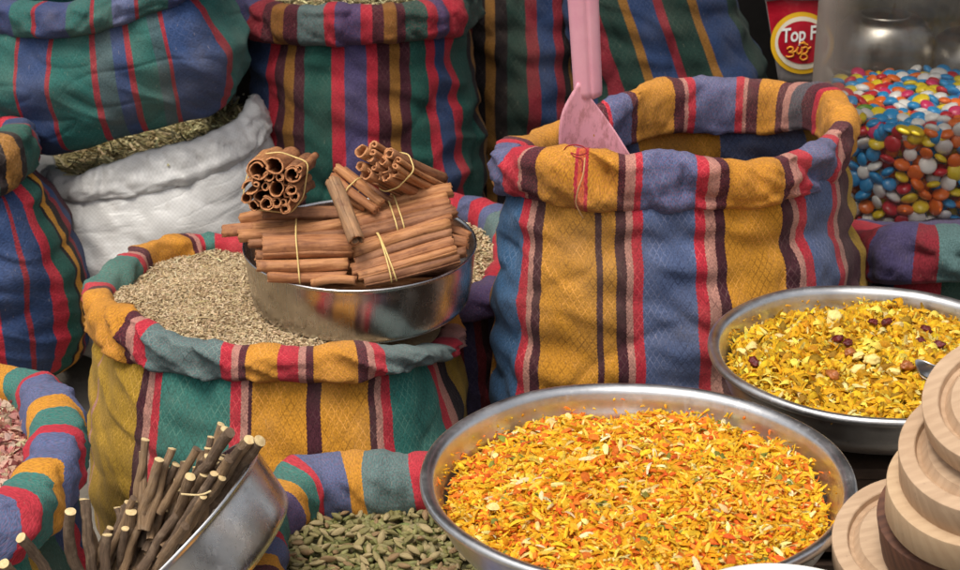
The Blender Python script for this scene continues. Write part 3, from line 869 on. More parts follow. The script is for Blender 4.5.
for i in range(8):
    n_, s_ = 12, 9
    v = []
    for a in range(s_ + 1):
        tt_ = a / s_
        r = 0.5 * math.sin(math.pi * (0.04 + 0.93 * tt_)) ** 0.75 * (0.46 + 0.05 * math.sin(i))
        r *= 1 - 0.15 * tt_
        for k in range(n_):
            an = 2 * math.pi * k / n_
            rk = r * (1 + 0.13 * math.cos(3 * an + i))
            v.append(((tt_ - .5), rk * math.cos(an), rk * math.sin(an) * 0.9 + 0.05 * (i % 3 - 1) * (0.25 - (tt_ - .5) ** 2) * 4))
    f = [tuple(x) for x in grid_faces(n_, s_ + 1)] + [tuple(range(n_))[::-1], tuple(range(s_ * n_, (s_ + 1) * n_))]
    me = bpy.data.meshes.new('cardamom_pod'); me.from_pydata(v, [], f); me.materials.append(pod_m[i % 4])
    me.polygons.foreach_set('use_smooth', np.ones(len(me.polygons), bool)); me.update()
    pods.append(me)


def place_many(name, meshes, spots, label, cat, group, size, up=(0.5, 0.5), squash=1.0):
    for i, p in enumerate(spots):
        o = bpy.data.objects.new(name, meshes[i % len(meshes)])
        COL.objects.link(o)
        o.location = tuple(p)
        s = random.uniform(*size)
        o.scale = (s, s * random.uniform(.85, 1.1), s * squash)
        o.rotation_euler = (random.uniform(-3, 3) if up is None else random.gauss(0, up[0]), random.gauss(0, 0.9 if up is None else up[1]), random.uniform(0, 6.28))
        tag(o, label, cat, group)


def relax(p, d, it=12, dims=2):
    p = p.copy()
    for _ in range(it):
        for s in range(0, len(p), 400):
            blk = p[s:s + 400]
            df = blk[:, None, :dims] - p[None, :, :dims]
            ds = np.linalg.norm(df, axis=2) + 1e-9
            wgt = np.clip(d - ds, 0, None); wgt[ds < 1e-6] = 0
            p[s:s + 400, :dims] += (df / ds[..., None] * wgt[..., None]).sum(1) * 0.35
    return p


vis = np.array([P(x, y, 2.0)[:2] for x, y in []]) if False else None
# visible opening of the cardamom sack: between cuff, tilted pan and the wide pan
ctrl = np.array([fzk(0, 2.0)])
def on_plane(px, py, fz_):
    lo_, hi_ = 1.2, 3.0
    for _ in range(40):
        m = (lo_ + hi_) / 2
        p = P(px, py, m)
        if p[2] > fz_(p[0], p[1]): lo_ = m
        else: hi_ = m
    return P(px, py, m)
cand = np.array([on_plane(random.uniform(280, 500), random.uniform(505, 610), fzk) for _ in range(290)])
cand = relax(cand, 0.0125, 25)
cand[:, 2] = fzk(cand[:, 0], cand[:, 1]) + rng.uniform(0.001, 0.010, len(cand))
place_many('cardamom_pod', pods, cand, 'whole green cardamom pod lying in the open sack in front', 'cardamom pod', 'green cardamom pods in the sack', (0.0135, 0.0205), (0.6, 0.4), 0.8)
q = poly_fill(lpK, 2500)
scatter('small_pods', [seed_template(6, 5, 0.45, 0.0)], [1], np.column_stack([q, fzk(q[:, 0], q[:, 1]) + rng.uniform(-.004, .003, len(q))]), 0.5, [(0.013, 0.018)], [lin(130, 126, 78), lin(112, 110, 62), lin(140, 128, 90)], [1, 1, 1], seed_m, bpy.data.objects['broken_cardamom'])

# ------------------------------------------------------------------ steel pans and their mixes
steel = metal_mat('brushed_steel', 0.80, 0.32, 0.25)
steel2 = metal_mat('worn_steel', 0.74, 0.34, 0.4)
steel3 = metal_mat('polished_steel', 0.60, 0.24, 0.3, (1, 0.96, 0.93))


def wide_pan(name, label, c, rad, z, mat, depth=0.09):
    root = empty(name, (c[0], c[1], z - depth), label, 'pan')
    M = np.eye(4); M[:3, 3] = (c[0], c[1], z)
    r = rad
    prof = [(r - 0.040 - depth * 0.8, -depth), (r - 0.036, -0.055), (r - 0.0165, -0.022), (r - 0.013, -0.009), (r - 0.006, -0.0085), (r - .0015, -0.006), (r, -0.0022), (r - 0.0015, 0.0016), (r - 0.005, 0.0030), (r - 0.0105, 0.0016),
            (r - 0.0145, -0.002), (r - 0.0170, -0.010), (r - 0.0215, -0.026), (r - 0.039, -0.053), (r - 0.050 - depth * 0.78, -depth + 0.003), (0.001, -depth + 0.003)]
    prof = [(0.001, -depth)] + prof
    # round the profile a little
    pr = cr(np.array(prof), np.linspace(0, len(prof) - 1, 90), False)
    v, f = lathe(pr, 160, M)
    a = np.arctan2(v[:, 1] - c[1], v[:, 0] - c[0])
    v[:, 2] += 0.0012 * np.sin(3 * a + 1) + 0.0007 * np.sin(7 * a)
    rr2 = 1 + 0.002 * np.sin(2 * a + .5) + 0.001 * np.sin(5 * a)
    v[:, 0] = c[0] + (v[:, 0] - c[0]) * rr2; v[:, 1] = c[1] + (v[:, 1] - c[1]) * rr2
    mesh_obj('pan_shell', v, f, mat, root)
    return root


OC = np.array([0.1617, 1.8254, 0.4655]); OR = 0.2235
wide_pan('steel_pan', 'wide steel pan heaped with orange and yellow shredded mix, front centre', OC[:2], OR, OC[2], steel)
YC = np.array([0.477, 2.190, 0.443]); YR = 0.2025
wide_pan('steel_pan', 'steel pan of yellow mix with dark raisins beside the wooden discs', YC[:2], YR, YC[2], steel2)

SH1 = strip_template(5, 0.24, 0.5, 0.6, 0.5); SH2 = strip_template(6, 0.15, -0.6, 0.5, 0.4); FL = strip_template(5, 0.50, 0.65, 0.9, 0.3); FL2 = strip_template(3, 0.6, 0.2, 0.9, 0.5)
CH = seed_template(6, 4, 0.55, 0.0)
mix_m = bits_mat('fried_shreds', 0.72, 0.28, 0.25, 0.2)


def mix_heap(name, label, cat, c, rad, z, h, spec, bedcol, lump=0.006):
    ph = rng.uniform(0, 6, 6)

    def zf(x, y):
        r = np.hypot(x, y) / rad
        return z + h * (1 - r ** 2.2) + lump * (np.sin(x * 31 + ph[0]) * np.sin(y * 27 + ph[1]) + 0.6 * np.sin(x * 67 + ph[2] + 2 * np.sin(y * 40)) * np.sin(y * 71 + ph[3]))
    a = np.linspace(0, 2 * math.pi, 120, endpoint=False)
    lp_ = np.stack([rad * np.cos(a), rad * np.sin(a)], -1)
    v, f = heap_surface('x', lp_, lambda x, y: zf(x, y) - 0.006, None, 36)
    v[:, 0] += c[0]; v[:, 1] += c[1]
    bed = mesh_obj(name, v, f, plain_mat(name + '_bed', bedcol, 0.8, 0.4, 120, 0.8))
    tag(bed, label, cat, kind='stuff')
    for nm, n, tmpl, wts, sc_, pal, pw, zup, flat in spec:
        p = disc_pts(n, rad * 0.975, zf)
        p[:, 2] += rng.uniform(zup[0], zup[1], n)
        p[:, 0] += c[0]; p[:, 1] += c[1]
        scatter(nm, tmpl, wts, p, 0.5, sc_, pal, pw, mix_m, bed, flat=flat)
    rr2 = rng.uniform(-0.001, 0.0045, 170) ** 1.0
    an = rng.uniform(0, 6.283, 170)
    base_r = rad + 0.006
    st = np.column_stack([c[0] + (base_r + rr2) * np.cos(an), c[1] + (base_r + rr2) * np.sin(an), z + 0.001 + np.clip(rr2, 0, 1) / .0045 * .013 + .001])
    scatter('stray_shreds', [SH1, CH], [1, 1.5], st, 0.5, [(0.007, 0.013), (0.003, 0.006)], spec[0][5][:3], [1, 1, 1], mix_m, bed, flat=0.3)
    return bed, zf


YEL, YEL2, ORG, ORG2, PALE, GRN = lin(242, 190, 48), lin(232, 166, 32), lin(238, 128, 44), lin(226, 100, 40), lin(248, 220, 140), lin(136, 140, 60)
mix_heap('shredded_mix', 'orange and yellow fried shreds with carrot and cream flakes heaped in the front pan', 'snack mix', OC[:2], OR - 0.0275, OC[2] - 0.027, 0.021,
         [('shreds', 12500, [SH1, SH2], [1, 1.2], [(0.010, 0.022), (0.013, 0.029)], [YEL, YEL2, ORG, PALE, lin(248, 206, 84)], [7, 3.5, 1.9, 0.9, 3.4], (-.004, .004), 0.3),
          ('flakes', 4800, [FL, FL2, CH], [3, 2, 1.6], [(0.009, 0.018), (0.007, 0.014), (0.005, 0.011)], [ORG, ORG2, YEL, YEL2, PALE, GRN], [4.2, 1.6, 5, 2.4, 1.2, 0.8], (-.003, .004), 0.35),
          ('crumbs', 2600, [CH, FL2], [2, 1], [(0.0035, 0.007), (0.004, 0.008)], [YEL, YEL2, ORG, lin(250, 206, 90), PALE], [5, 4, 3, 3, 1], (-.002, .006), 0.5),
          ('pale_flakes', 80, [FL, SH1], [1, 1.8], [(0.010, 0.018), (0.015, 0.026)], [lin(246, 222, 150), lin(240, 222, 172)], [1, 1], (0.002, .006), 0.3)],
         lin(200, 130, 30))
Y2 = [lin(234, 188, 44), lin(220, 168, 36), lin(200, 146, 38), lin(244, 220, 96), lin(160, 120, 36), lin(238, 220, 144)]
ybed, yzf = mix_heap('yellow_mix', 'yellow turmeric coloured shreds and petals heaped in the rear pan', 'snack mix', YC[:2], YR - 0.0275, YC[2] - 0.025, 0.024,
                     [('shreds', 9500, [SH1, SH2, strip_template(7, 0.2, -1.1, 0.6, 0.6)], [1, 1, 1], [(0.016, 0.030), (0.018, 0.036), (0.017, 0.032)], Y2, [5, 4, 3, 2, 1.4, .8], (-.004, .005), 0.4),
                      ('flakes', 2300, [FL, strip_template(6, 0.42, 1.3, 0.9, 0.7), CH], [2, 4, 1.0], [(0.011, 0.020), (0.013, 0.024), (0.006, 0.011)], Y2, [4, 4, 2, 2, 1.5, 1.2], (-.003, .004), 0.35),
                      ('crumbs', 1600, [CH, FL2], [2, 1], [(0.004, 0.008), (0.005, 0.009)], Y2, [4, 4, 2, 2, 1.5, 1.2], (-.002, .006), 0.5)],
                     lin(140, 100, 22), 0.006)


def blob(name, size, seed, mat, squash=(1, .65, .55), bend=0.1):
    bm = bmesh.new(); bmesh.ops.create_icosphere(bm, subdivisions=3, radius=0.5)
    for v_ in bm.verts:
        n_ = noise.noise(v_.co * 3.5 + Vector((seed, 0, 0))) * 0.42 + noise.noise(v_.co * 9 + Vector((0, seed, 0))) * 0.16
        v_.co *= 1 + n_
        v_.co = Vector((v_.co.x * squash[0], v_.co.y * squash[1], v_.co.z * squash[2] + bend * (0.25 - v_.co.x ** 2)))
        v_.co *= size
    me = bpy.data.meshes.new(name); bm.to_mesh(me); bm.free(); me.materials.append(mat)
    me.polygons.foreach_set('use_smooth', np.ones(len(me.polygons), bool))
    return me


rais_m = plain_mat('dark_dried_fruit', lin(96, 26, 24), 0.4, 0.5, 120, 0.8, 0.45)
gold_r = plain_mat('amber_raisin', lin(165, 96, 40), 0.35, 0.3, 120, 0.6, 0.6)
nut_m = plain_mat('pale_nut', lin(236, 212, 130), 0.5, 0.12, 60, 0.3, 0.4)
for k, (x, y, s, m_, lab, cat) in enumerate([
    (838, 339, .019, rais_m, 'dark red dried berry nearest the middle of the yellow mix', 'dried berry'), (848, 343, .017, rais_m, 'dark red dried berry touching the one in the middle of the yellow mix', 'dried berry'),
    (873, 322, .014, rais_m, 'dark dried berry left of its neighbour at the back of the yellow mix', 'dried berry'), (887, 322, .017, rais_m, 'wide dark dried berry towards the back of the yellow mix', 'dried berry'),
    (926, 330, .018, rais_m, 'upper dark red berry near the wooden discs', 'dried berry'), (921, 341, .014, rais_m, 'small near black berry above the metal scoop blade', 'dried berry'),
    (938, 345, .019, rais_m, 'glossy dark red berry just above the topmost wooden disc', 'dried berry'), (754, 362, .018, rais_m, 'red-brown berry at the left side of the yellow mix', 'dried berry'),
    (801, 308, .012, rais_m, 'small brown berry at the far left of the yellow mix', 'dried berry'), (893, 297, .014, rais_m, 'dark berry at the far rim of the yellow mix', 'dried berry'),
    (833, 375, .019, gold_r, 'amber raisin in front of the pale nuts', 'raisin'), (907, 366, .020, gold_r, 'amber raisin beside the metal scoop blade', 'raisin'), (850, 352, .016, gold_r, 'brown raisin below the dark berries in the middle', 'raisin'),
    (834, 317, .026, nut_m, 'long pale almond sliver at the back of the yellow mix', 'nut'), (857, 370, .020, nut_m, 'pale peanut half in the middle front of the yellow mix', 'nut'),
    (742, 352, .017, nut_m, 'round pale nut at the left rim of the yellow mix', 'nut'), (858, 356, .016, nut_m, 'cream cashew piece between berries and raisin', 'nut'), (894, 372, .017, nut_m, 'pale split pea near the scoop blade', 'nut'), (872, 360, .022, nut_m, 'large pale yellow dried chunk in the middle of the mix', 'nut')]):
    f_ = lambda X, Yy: yzf(X - YC[0], Yy - YC[1]) + 0.013
    p = on_plane(x, y, f_)
    o = bpy.data.objects.new({'dried berry': 'dried_berry', 'raisin': 'raisin', 'nut': 'nut'}[cat], blob(cat, s * 0.95, k * 3.1, m_)); COL.objects.link(o)
    o.location = tuple(p); o.rotation_euler = (random.gauss(0, .3), random.gauss(0, .3), random.gauss(0, .7))
    tag(o, lab, cat, {'dried berry': 'dark dried berries in the yellow mix', 'raisin': 'amber raisins in the yellow mix', 'nut': 'pale nuts in the yellow mix'}[cat])
#PART3
# ------------------------------------------------------------------ cinnamon bowl
BR = 0.1545
bz, bh = 0.472, 0.082
root = empty('steel_bowl', (BOWL_C[0], BOWL_C[1], bz - bh), 'straight sided polished steel bowl of cinnamon sitting on the cumin sack', 'bowl')
prof = [(0.001, -bh), (BR - 0.030, -bh), (BR - 0.016, -bh + 0.003), (BR - 0.009, -bh + 0.012), (BR - 0.004, -0.030), (BR - 0.0025, -0.006), (BR - 0.0015, -0.002), (BR, -0.0005), (BR + 0.0005, 0.001), (BR - 0.001, 0.0022), (BR - 0.0025, 0.001),
        (BR - 0.0040, -0.004), (BR - 0.0055, -0.030), (BR - 0.0105, -bh + 0.013), (BR - 0.018, -bh + 0.0055), (BR - 0.03, -bh + 0.003), (0.001, -bh + 0.003)]
M = np.eye(4); tl = R(2.2)
M[:3, :3] = np.array(Matrix.Rotation(tl, 3, 'X')); M[:3, 3] = (BOWL_C[0], BOWL_C[1], bz)
v, f = lathe(cr(np.array(prof), np.linspace(0, len(prof) - 1, 80), False), 160, M)
mesh_obj('bowl_shell', v, f, steel3, root)

cinn = []
for i, (c1, c2) in enumerate([(lin(130, 78, 44), lin(182, 122, 74)), (lin(152, 96, 54), lin(204, 146, 92)), (lin(104, 62, 38), lin(152, 102, 64)), (lin(138, 98, 66), lin(186, 140, 98))]):
    t = NT('cinnamon_bark')
    uvn = t.n('ShaderNodeUVMap'); uvn.uv_map = 'weave'
    mp = t.n('ShaderNodeMapping'); mp.inputs['Scale'].default_value = (30, 260, 1); t.l(uvn.outputs[0], mp.inputs[0])
    n1 = t.noise(1.0, 4, 0.65, mp.outputs[0]); n2 = t.noise(34, 4, 0.6)
    c = t.ramp(n1, [(0.22, tuple(x * .6 for x in c1[:3])), (0.38, c1), (0.7, c2)])
    c = t.mix(t.ramp(n2, [(0.4, (0,) * 3), (0.75, (0.55,) * 3)]), c, lin(196, 140, 100) if i < 3 else lin(120, 110, 90))
    c = t.mix(t.ramp(t.noise(55, 3, 0.7), [(0.58, (0,) * 3), (0.72, (0.5,) * 3)]), c, lin(92, 44, 30))
    t.set(Base_Color=c, Roughness=0.72, Normal=t.bump(n1, 0.45, 0.0013, t.bump(n2, 0.5, 0.003)))
    cinn.append(t.m)
cinn_end = plain_mat('cinnamon_cut_end', lin(196, 136, 92), 0.8, 0.2, 90, 0.2)
band_m = plain_mat('rubber_band', lin(228, 200, 130), 0.45, 0.1, 40, 0.1)


def quill(p0, p1, r, parent, name='cinnamon_stick', kind=None, mi=None, bend=None):
    """one curled bark quill between two points"""
    p0, p1 = np.array(p0), np.array(p1)
    d = p1 - p0; L = np.linalg.norm(d)
    kind = random.choice([0, 0, 0, 1, 2]) if kind is None else kind
    th = min(0.0019, r * 0.24) * random.uniform(.85, 1.15)
    pts = []
    if kind == 0:      # single scroll
        for a in np.linspace(0, 2 * math.pi * 1.55, 46):
            rr = (r - th / 2) * (1 - 0.42 * max(0, a - 1.7 * math.pi) / (2 * math.pi)) if a > 1.7 * math.pi else (r - th / 2)
            rr = (r - th / 2) * (1 - 0.30 * a / (2 * math.pi) * (a / (3.1 * math.pi)))
            pts.append((rr * math.cos(a), rr * math.sin(a)))
    elif kind == 1:    # double scroll (heart shape)
        k = r * 0.52
        L1 = [(-k + k * 0.95 * (0.35 + 0.65 * (1 - s)) * math.cos(a), k * 0.95 * (0.35 + 0.65 * (1 - s)) * math.sin(a) + 0.12 * r) for s, a in zip(np.linspace(1, 0, 22), np.linspace(-1.2 * math.pi - math.pi, -0.02 * math.pi - 0.5 * math.pi + 0.0, 22))]
        # left scroll curls inwards, runs under to the right scroll
        left = []
        for q in np.linspace(1, 0, 22):
            a = math.pi * (1.5 - 2.0 * q) ; rad = k * (1 - 0.55 * q)
            left.append((-k + rad * math.cos(a), rad * math.sin(a)))
        pts = left + [(-(x), y) for x, y in left[::-1]]
        pts = [(x, y * 1.2 - 0.1 * r) for x, y in pts]
    else:              # open half curl
        for a in np.linspace(0.1, 2 * math.pi * 0.88, 34):
            pts.append(((r - th / 2) * math.cos(a), (r - th / 2) * math.sin(a) * 0.82))
    pts = np.array(pts)
    ph = random.uniform(0, 6.28) if kind != 1 else random.choice([0, math.pi]) + random.uniform(-.5, .5)
    c_, s_ = math.cos(ph), math.sin(ph)
    pts = pts @ np.array([[c_, s_], [-s_, c_]])
    T = np.gradient(pts, axis=0); T /= np.linalg.norm(T, axis=1)[:, None] + 1e-12
    Nn = np.stack([-T[:, 1], T[:, 0]], -1)
    loop = np.concatenate([pts + Nn * th / 2, (pts - Nn * th / 2)[::-1]])
    k = len(loop)
    seg = 16
    Mx = frame_from(d, p0, (0.1, 0.3, 1.0))
    bend = random.uniform(-.0035, .0035) if bend is None else bend
    seed = random.uniform(0, 50)
    V, U = [], []
    cum = np.concatenate([[0], np.cumsum(np.linalg.norm(np.diff(loop, axis=0), axis=1))])
    for s in range(seg + 1):
        t_ = s / seg
        wob = 1 + 0.05 * noise.noise(Vector((t_ * 3, seed, 0)))
        q = np.column_stack([loop * wob, np.full(k, t_ * L)])
        if s in (0, seg):      # ragged ends
            q[:, 2] += np.array([noise.noise(Vector((x * 260, y * 260, seed))) for x, y in loop]) * 0.0028
        q[:, 0] += bend * math.sin(math.pi * t_)
        q[:, :2] += np.array([[0.0011 * noise.noise(Vector((x * 160, y * 160 + seed, t_ * 2.5 + s_i))) for s_i in (0, 9)] for x, y in loop])
        V.append(q @ Mx[:3, :3].T + p0)
        U.append(np.column_stack([np.full(k, t_ * L), cum]))
    V = np.concatenate(V); U = np.concatenate(U)
    f = [tuple(x) for x in grid_faces(k, seg + 1)]
    fm = [0] * len(f)
    h = k // 2
    for base in (0, seg * k):
        for a in range(h - 1):
            qd = (base + a, base + a + 1, base + k - 2 - a, base + k - 1 - a)
            f.append(qd if base else qd[::-1]); fm.append(1)
    return mesh_obj(name, V, f, [cinn[random.choice([0, 0, 1, 1, 2]) if mi is None else mi], cinn_end], parent, True, {'weave': U}, None, fm)


def hull2(pts):
    pts = sorted(map(tuple, pts))
    def half(ps):
        h = []
        for p in ps:
            while len(h) >= 2 and (h[-1][0] - h[-2][0]) * (p[1] - h[-2][1]) - (h[-1][1] - h[-2][1]) * (p[0] - h[-2][0]) <= 0: h.pop()
            h.append(p)
        return h[:-1]
    return np.array(half(pts) + half(pts[::-1]))


def band_round(sticks, px_at, parent, tilt=0.0, rad=0.0010):
    """rubber band: hull of the sticks' sections at parameter along the mean axis"""
    ax = np.mean([(b - a) / np.linalg.norm(b - a) for a, b, r in sticks], 0); ax /= np.linalg.norm(ax)
    c = np.mean([a * (1 - px_at) + b * px_at for a, b, r in sticks], 0)
    nrm = ax + tilt * np.array([0, 0, 1.0]); nrm /= np.linalg.norm(nrm)
    Mx = frame_from(nrm, c, (0, 0.2, 1))
    pts = []
    for a, b, r in sticks:
        d = b - a
        s = ((c - a) @ nrm) / (d @ nrm)
        if s < 0.02 or s > 0.98: continue
        q = a + d * s - c
        x, y = q @ Mx[:3, 0], q @ Mx[:3, 1]
        for k in range(20):
            pts.append((x + (r + rad) * math.cos(k * .314), y + (r + rad) * math.sin(k * .314)))
    h = hull2(pts)
    h = np.concatenate([h, h[:1]])
    cum = np.concatenate([[0], np.cumsum(np.linalg.norm(np.diff(h, axis=0), axis=1))])
    s = np.linspace(0, cum[-1], 91)[:-1]
    hx = np.interp(s, cum, h[:, 0]); hy = np.interp(s, cum, h[:, 1])
    for _ in range(3):
        hx = (np.roll(hx, 1) + hx * 2 + np.roll(hx, -1)) / 4; hy = (np.roll(hy, 1) + hy * 2 + np.roll(hy, -1)) / 4
    path = c + np.outer(hx, Mx[:3, 0]) + np.outer(hy, Mx[:3, 1])
    path = np.vstack([path, path[:1]])
    v, f = tube(path, rad, 6, False)
    mesh_obj('rubber_band', v, f, band_m, parent)


def bundle(label, specs, bands, kinds=None):
    st = [(P(*s[0:3]), P(*s[3:6]), s[6] / ppm(P(*s[0:3]))) for s in specs]
    c = np.mean([(a + b) / 2 for a, b, r in st], 0); c[2] = min(min(a[2], b[2]) for a, b, r in st)
    root = empty('cinnamon_bundle', c, label, 'cinnamon bundle', 'banded bundles of cinnamon sticks')
    for i, (a, b, r) in enumerate(st):
        quill(a, b, r * (1.0 if len(st) > 9 else .90), root, kind=(kinds[i % len(kinds)] if kinds else None), mi=(i * 2 + 1) % 3)
    for bd in bands:
        band_round(st, bd[0], root, bd[1])
    return root


def endon(lst, dx, dy, y0, y1, sp=1.0):
    mx_ = sum(q[0] for q in lst) / len(lst); my_ = max(q[1] for q in lst)
    lst = [(mx_ + (3 if sp > 1 else 0) + (q[0] - mx_) * sp, my_ + (7 if sp > 1 else 0) + (q[1] - my_) * sp, q[2] * sp) for q in lst]
    return [(x, y, y0 + random.uniform(-.006, .006), x + dx + random.uniform(-3, 3), y + dy + random.uniform(-2, 2), y1, r * 1.08) for x, y, r in lst]


bundle('banded bundle of big cinnamon curls with wide round ends facing forward at the left',
       endon([(256, 166, 10), (271, 162, 8.5), (288, 170, 8), (249, 182, 7.5), (294, 165, 3.6), (255, 176, 5), (266, 172, 5), (276, 172.5, 4), (263, 181, 4), (273, 183, 7.5), (283, 177, 4), (259, 190, 6.5), (287, 184.5, 5), (281, 192, 6.5), (290, 191, 4.5), (273, 196, 5), (264, 197, 6.5),
              (252, 199, 5), (281, 202, 5), (245, 192, 5)], 16, -13, 2.39, 2.53, 1.08), [(0.22, 0.0)], [0, 2, 0, 2, 0, 1, 0, 0])
bundle('bundle of slim cinnamon curls at the back right, its round ends facing forward',
       endon([(361, 151, 7), (374, 148, 6.5), (389, 153, 5.5), (360, 166, 5), (366, 174, 6.5), (375, 178, 6.5), (382, 160, 5), (373, 165, 4.8), (384, 169, 5), (397, 163, 5.5), (386, 177, 5), (370, 157, 5), (394, 172, 5), (377, 171, 4)], 52, 26, 2.42, 2.50), [(0.30, 0.1)], [2, 1, 0, 0, 0, 2, 0, 1])
bundle('small bundle of thin cinnamon sticks lying behind the loose tan stick',
       [(336, 168, 2.47, 382, 204, 2.43, 5.5), (332, 176, 2.46, 376, 210, 2.42, 5.5), (344, 170, 2.49, 392, 202, 2.45, 5), (328, 182, 2.47, 366, 208, 2.44, 5)], [(0.45, 0.0)])
bundle('lower left bundle of long horizontal cinnamon sticks with one pale band',
       [(239, 236, 2.41, 344, 224, 2.42, 8), (263, 248, 2.36, 352, 246, 2.37, 14), (249, 244, 2.385, 320, 243, 2.39, 5.5), (257, 266, 2.345, 348, 264, 2.35, 7.5), (268, 277, 2.34, 346, 277, 2.34, 6.5), (256, 256, 2.38, 340, 254, 2.40, 7.5), (253, 229, 2.44, 338, 219, 2.45, 6), (272, 271, 2.36, 342, 270, 2.37, 5), (262, 238, 2.40, 346, 234, 2.41, 6)], [(0.48, 0.05)], [0])
bundle('middle right bundle of parallel cinnamon sticks with a doubled band, above the front bundle',
       [(352, 214, 2.45, 452, 190, 2.47, 8.5), (357, 224, 2.425, 449, 203, 2.45, 8.5), (358, 236, 2.40, 456, 212, 2.43, 7), (350, 226, 2.46, 446, 205, 2.49, 8), (356, 208, 2.48, 448, 186, 2.50, 6), (360, 230, 2.41, 452, 208, 2.435, 5), (354, 219, 2.435, 447, 196, 2.455, 5.5)], [(0.38, 0.0), (0.45, 0.0)], [0])
bundle('front right bundle of thick cinnamon sticks slanting up, with a twisted yellow band',
       [(351, 254, 2.37, 449, 224, 2.40, 8.5), (352, 271, 2.345, 453, 242, 2.37, 9), (364, 281, 2.335, 459, 257, 2.36, 7.5), (341, 268, 2.37, 420, 254, 2.40, 8.5), (350, 247, 2.39, 451, 217, 2.42, 5.5), (356, 263, 2.35, 452, 233, 2.375, 6), (358, 276, 2.335, 456, 249, 2.36, 5.5), (346, 260, 2.375, 440, 232, 2.40, 6)], [(0.33, -0.04), (0.36, 0.08)], [0])
loose = [((333, 181, 2.40), (357, 241, 2.325), 8.5, 3, 'loose greyish tan cinnamon stick lying upright across the bundles'),
         ((223, 231, 2.46), (300, 219, 2.45), 6.0, 0, 'loose thin cinnamon stick sticking out furthest left over the bowl rim'),
         ((241, 221, 2.47), (296, 209, 2.47), 8.0, 1, 'loose cinnamon stick just above the one poking out furthest left'),
         ((262, 214, 2.43), (340, 213, 2.45), 6.0, 2, 'loose cinnamon stick below the forward facing left bundle'),
         ((312, 283, 2.33), (356, 281, 2.33), 5.0, 1, 'loose short cinnamon stick at the very front of the bowl'),
         ((425, 222, 2.44), (470, 236, 2.43), 5.5, 0, 'loose dark cinnamon stick end at the right side inside the bowl'),
         ((428, 242, 2.42), (468, 243, 2.41), 5.5, 0, 'loose cinnamon stick tucked low at the right inside the bowl'),
         ((400, 262, 2.40), (466, 252, 2.40), 6.0, 2, 'loose cinnamon stick lowest at the right wall of the bowl'),
         ((300, 268, 2.42), (400, 262, 2.44), 12, 0, 'thick loose cinnamon stick buried under the two front bundles'),
         ((290, 230, 2.47), (400, 226, 2.50), 14, 0, 'thick loose cinnamon stick buried under the back bundles')]
for a, b, r, mi, lab in loose:
    p0, p1 = P(*a), P(*b)
    o = quill(p0, p1, r / ppm(p0), None, kind=0 if mi == 3 else None, mi=mi, bend=0.001 if mi == 3 else None)
    tag(o, lab, 'cinnamon stick', 'loose cinnamon sticks in the bowl')
# hidden fill that carries the pile
for k in range(14):
    y = 2.36 + 0.018 * k
    hw = math.sqrt(max(0.0004, (BR - 0.022) ** 2 - (y - BOWL_C[1]) ** 2))
    p0 = np.array([BOWL_C[0] - hw, y, 0.405 + 0.018 + random.uniform(-.004, .006)]); p1 = np.array([BOWL_C[0] + hw, y + random.uniform(-.01, .01), 0.42 + random.uniform(0, .014)])
    tag(quill(p0, p1, 0.0105, None), 'cinnamon stick in the dark lowest layer of the steel bowl, under the bundles', 'cinnamon stick', 'lowest layer of cinnamon sticks')

# ------------------------------------------------------------------ tilted pan of root sticks
ctr = P(156, 541, 1.90)
axis = RGT * (-0.675) + UPV * 0.71 - FWD * 0.19
axis /= np.linalg.norm(axis)
Mt = frame_from(axis, ctr, RGT * 0.7 + UPV * 0.7)
r = 138 / ppm(ctr); dp = 0.074
root = empty('steel_bowl', ctr - axis * dp, 'shiny steel bowl tipped on its side, holding the root sticks', 'bowl')
prof = [(0.001, -dp), (r - 0.040, -dp), (r - 0.024, -dp + 0.002), (r - 0.014, -dp + 0.010), (r - 0.008, -0.035), (r - 0.003, -0.008), (r - 0.001, -0.003), (r + 0.0012, -0.001), (r + 0.001, 0.0015), (r - 0.001, 0.002), (r - 0.003, 0),
        (r - 0.005, -0.008), (r - 0.010, -0.035), (r - 0.016, -dp + 0.012), (r - 0.026, -dp + 0.005), (r - 0.04, -dp + 0.003), (0.001, -dp + 0.003)]
v, f = lathe(cr(np.array(prof), np.linspace(0, len(prof) - 1, 80), False), 160, Mt)
ang = np.arange(len(v))
v = v + np.array([noise.noise_vector(Vector(tuple(p * 9))) for p in v]) * 0.0028   # dents
mesh_obj('bowl_shell', v, f, metal_mat('dented_steel', 0.78, 0.25, 0.35, (1, 0.97, 0.93)), root)

bark = []
for c1, c2 in [(lin(98, 76, 54), lin(146, 118, 88)), (lin(76, 60, 46), lin(124, 100, 78)), (lin(114, 88, 62), lin(162, 132, 98))]:
    t = NT('root_bark')
    mp = t.n('ShaderNodeUVMap'); mp.uv_map = 'weave'
    m2 = t.n('ShaderNodeMapping'); m2.inputs['Scale'].default_value = (60, 500, 1); t.l(mp.outputs[0], m2.inputs[0])
    n1 = t.noise(1, 4, .7, m2.outputs[0]); n2 = t.noise(90, 4, .6)
    c = t.ramp(n1, [(.3, c1), (.7, c2)])
    c = t.mix(t.ramp(n2, [(.5, (0,) * 3), (.7, (.6,) * 3)]), c, lin(150, 128, 104))
    t.set(Base_Color=c, Roughness=.85, Normal=t.bump(n1, .9, .002, t.bump(n2, .6, .002)))
    bark.append(t.m)
t = NT('cut_wood_end')
n1 = t.noise(160, 4, .6)
t.set(Base_Color=t.ramp(n1, [(.3, lin(196, 166, 116)), (.7, lin(230, 206, 154))]), Roughness=.8, Normal=t.bump(n1, .4, .001))
cut_m = t.m


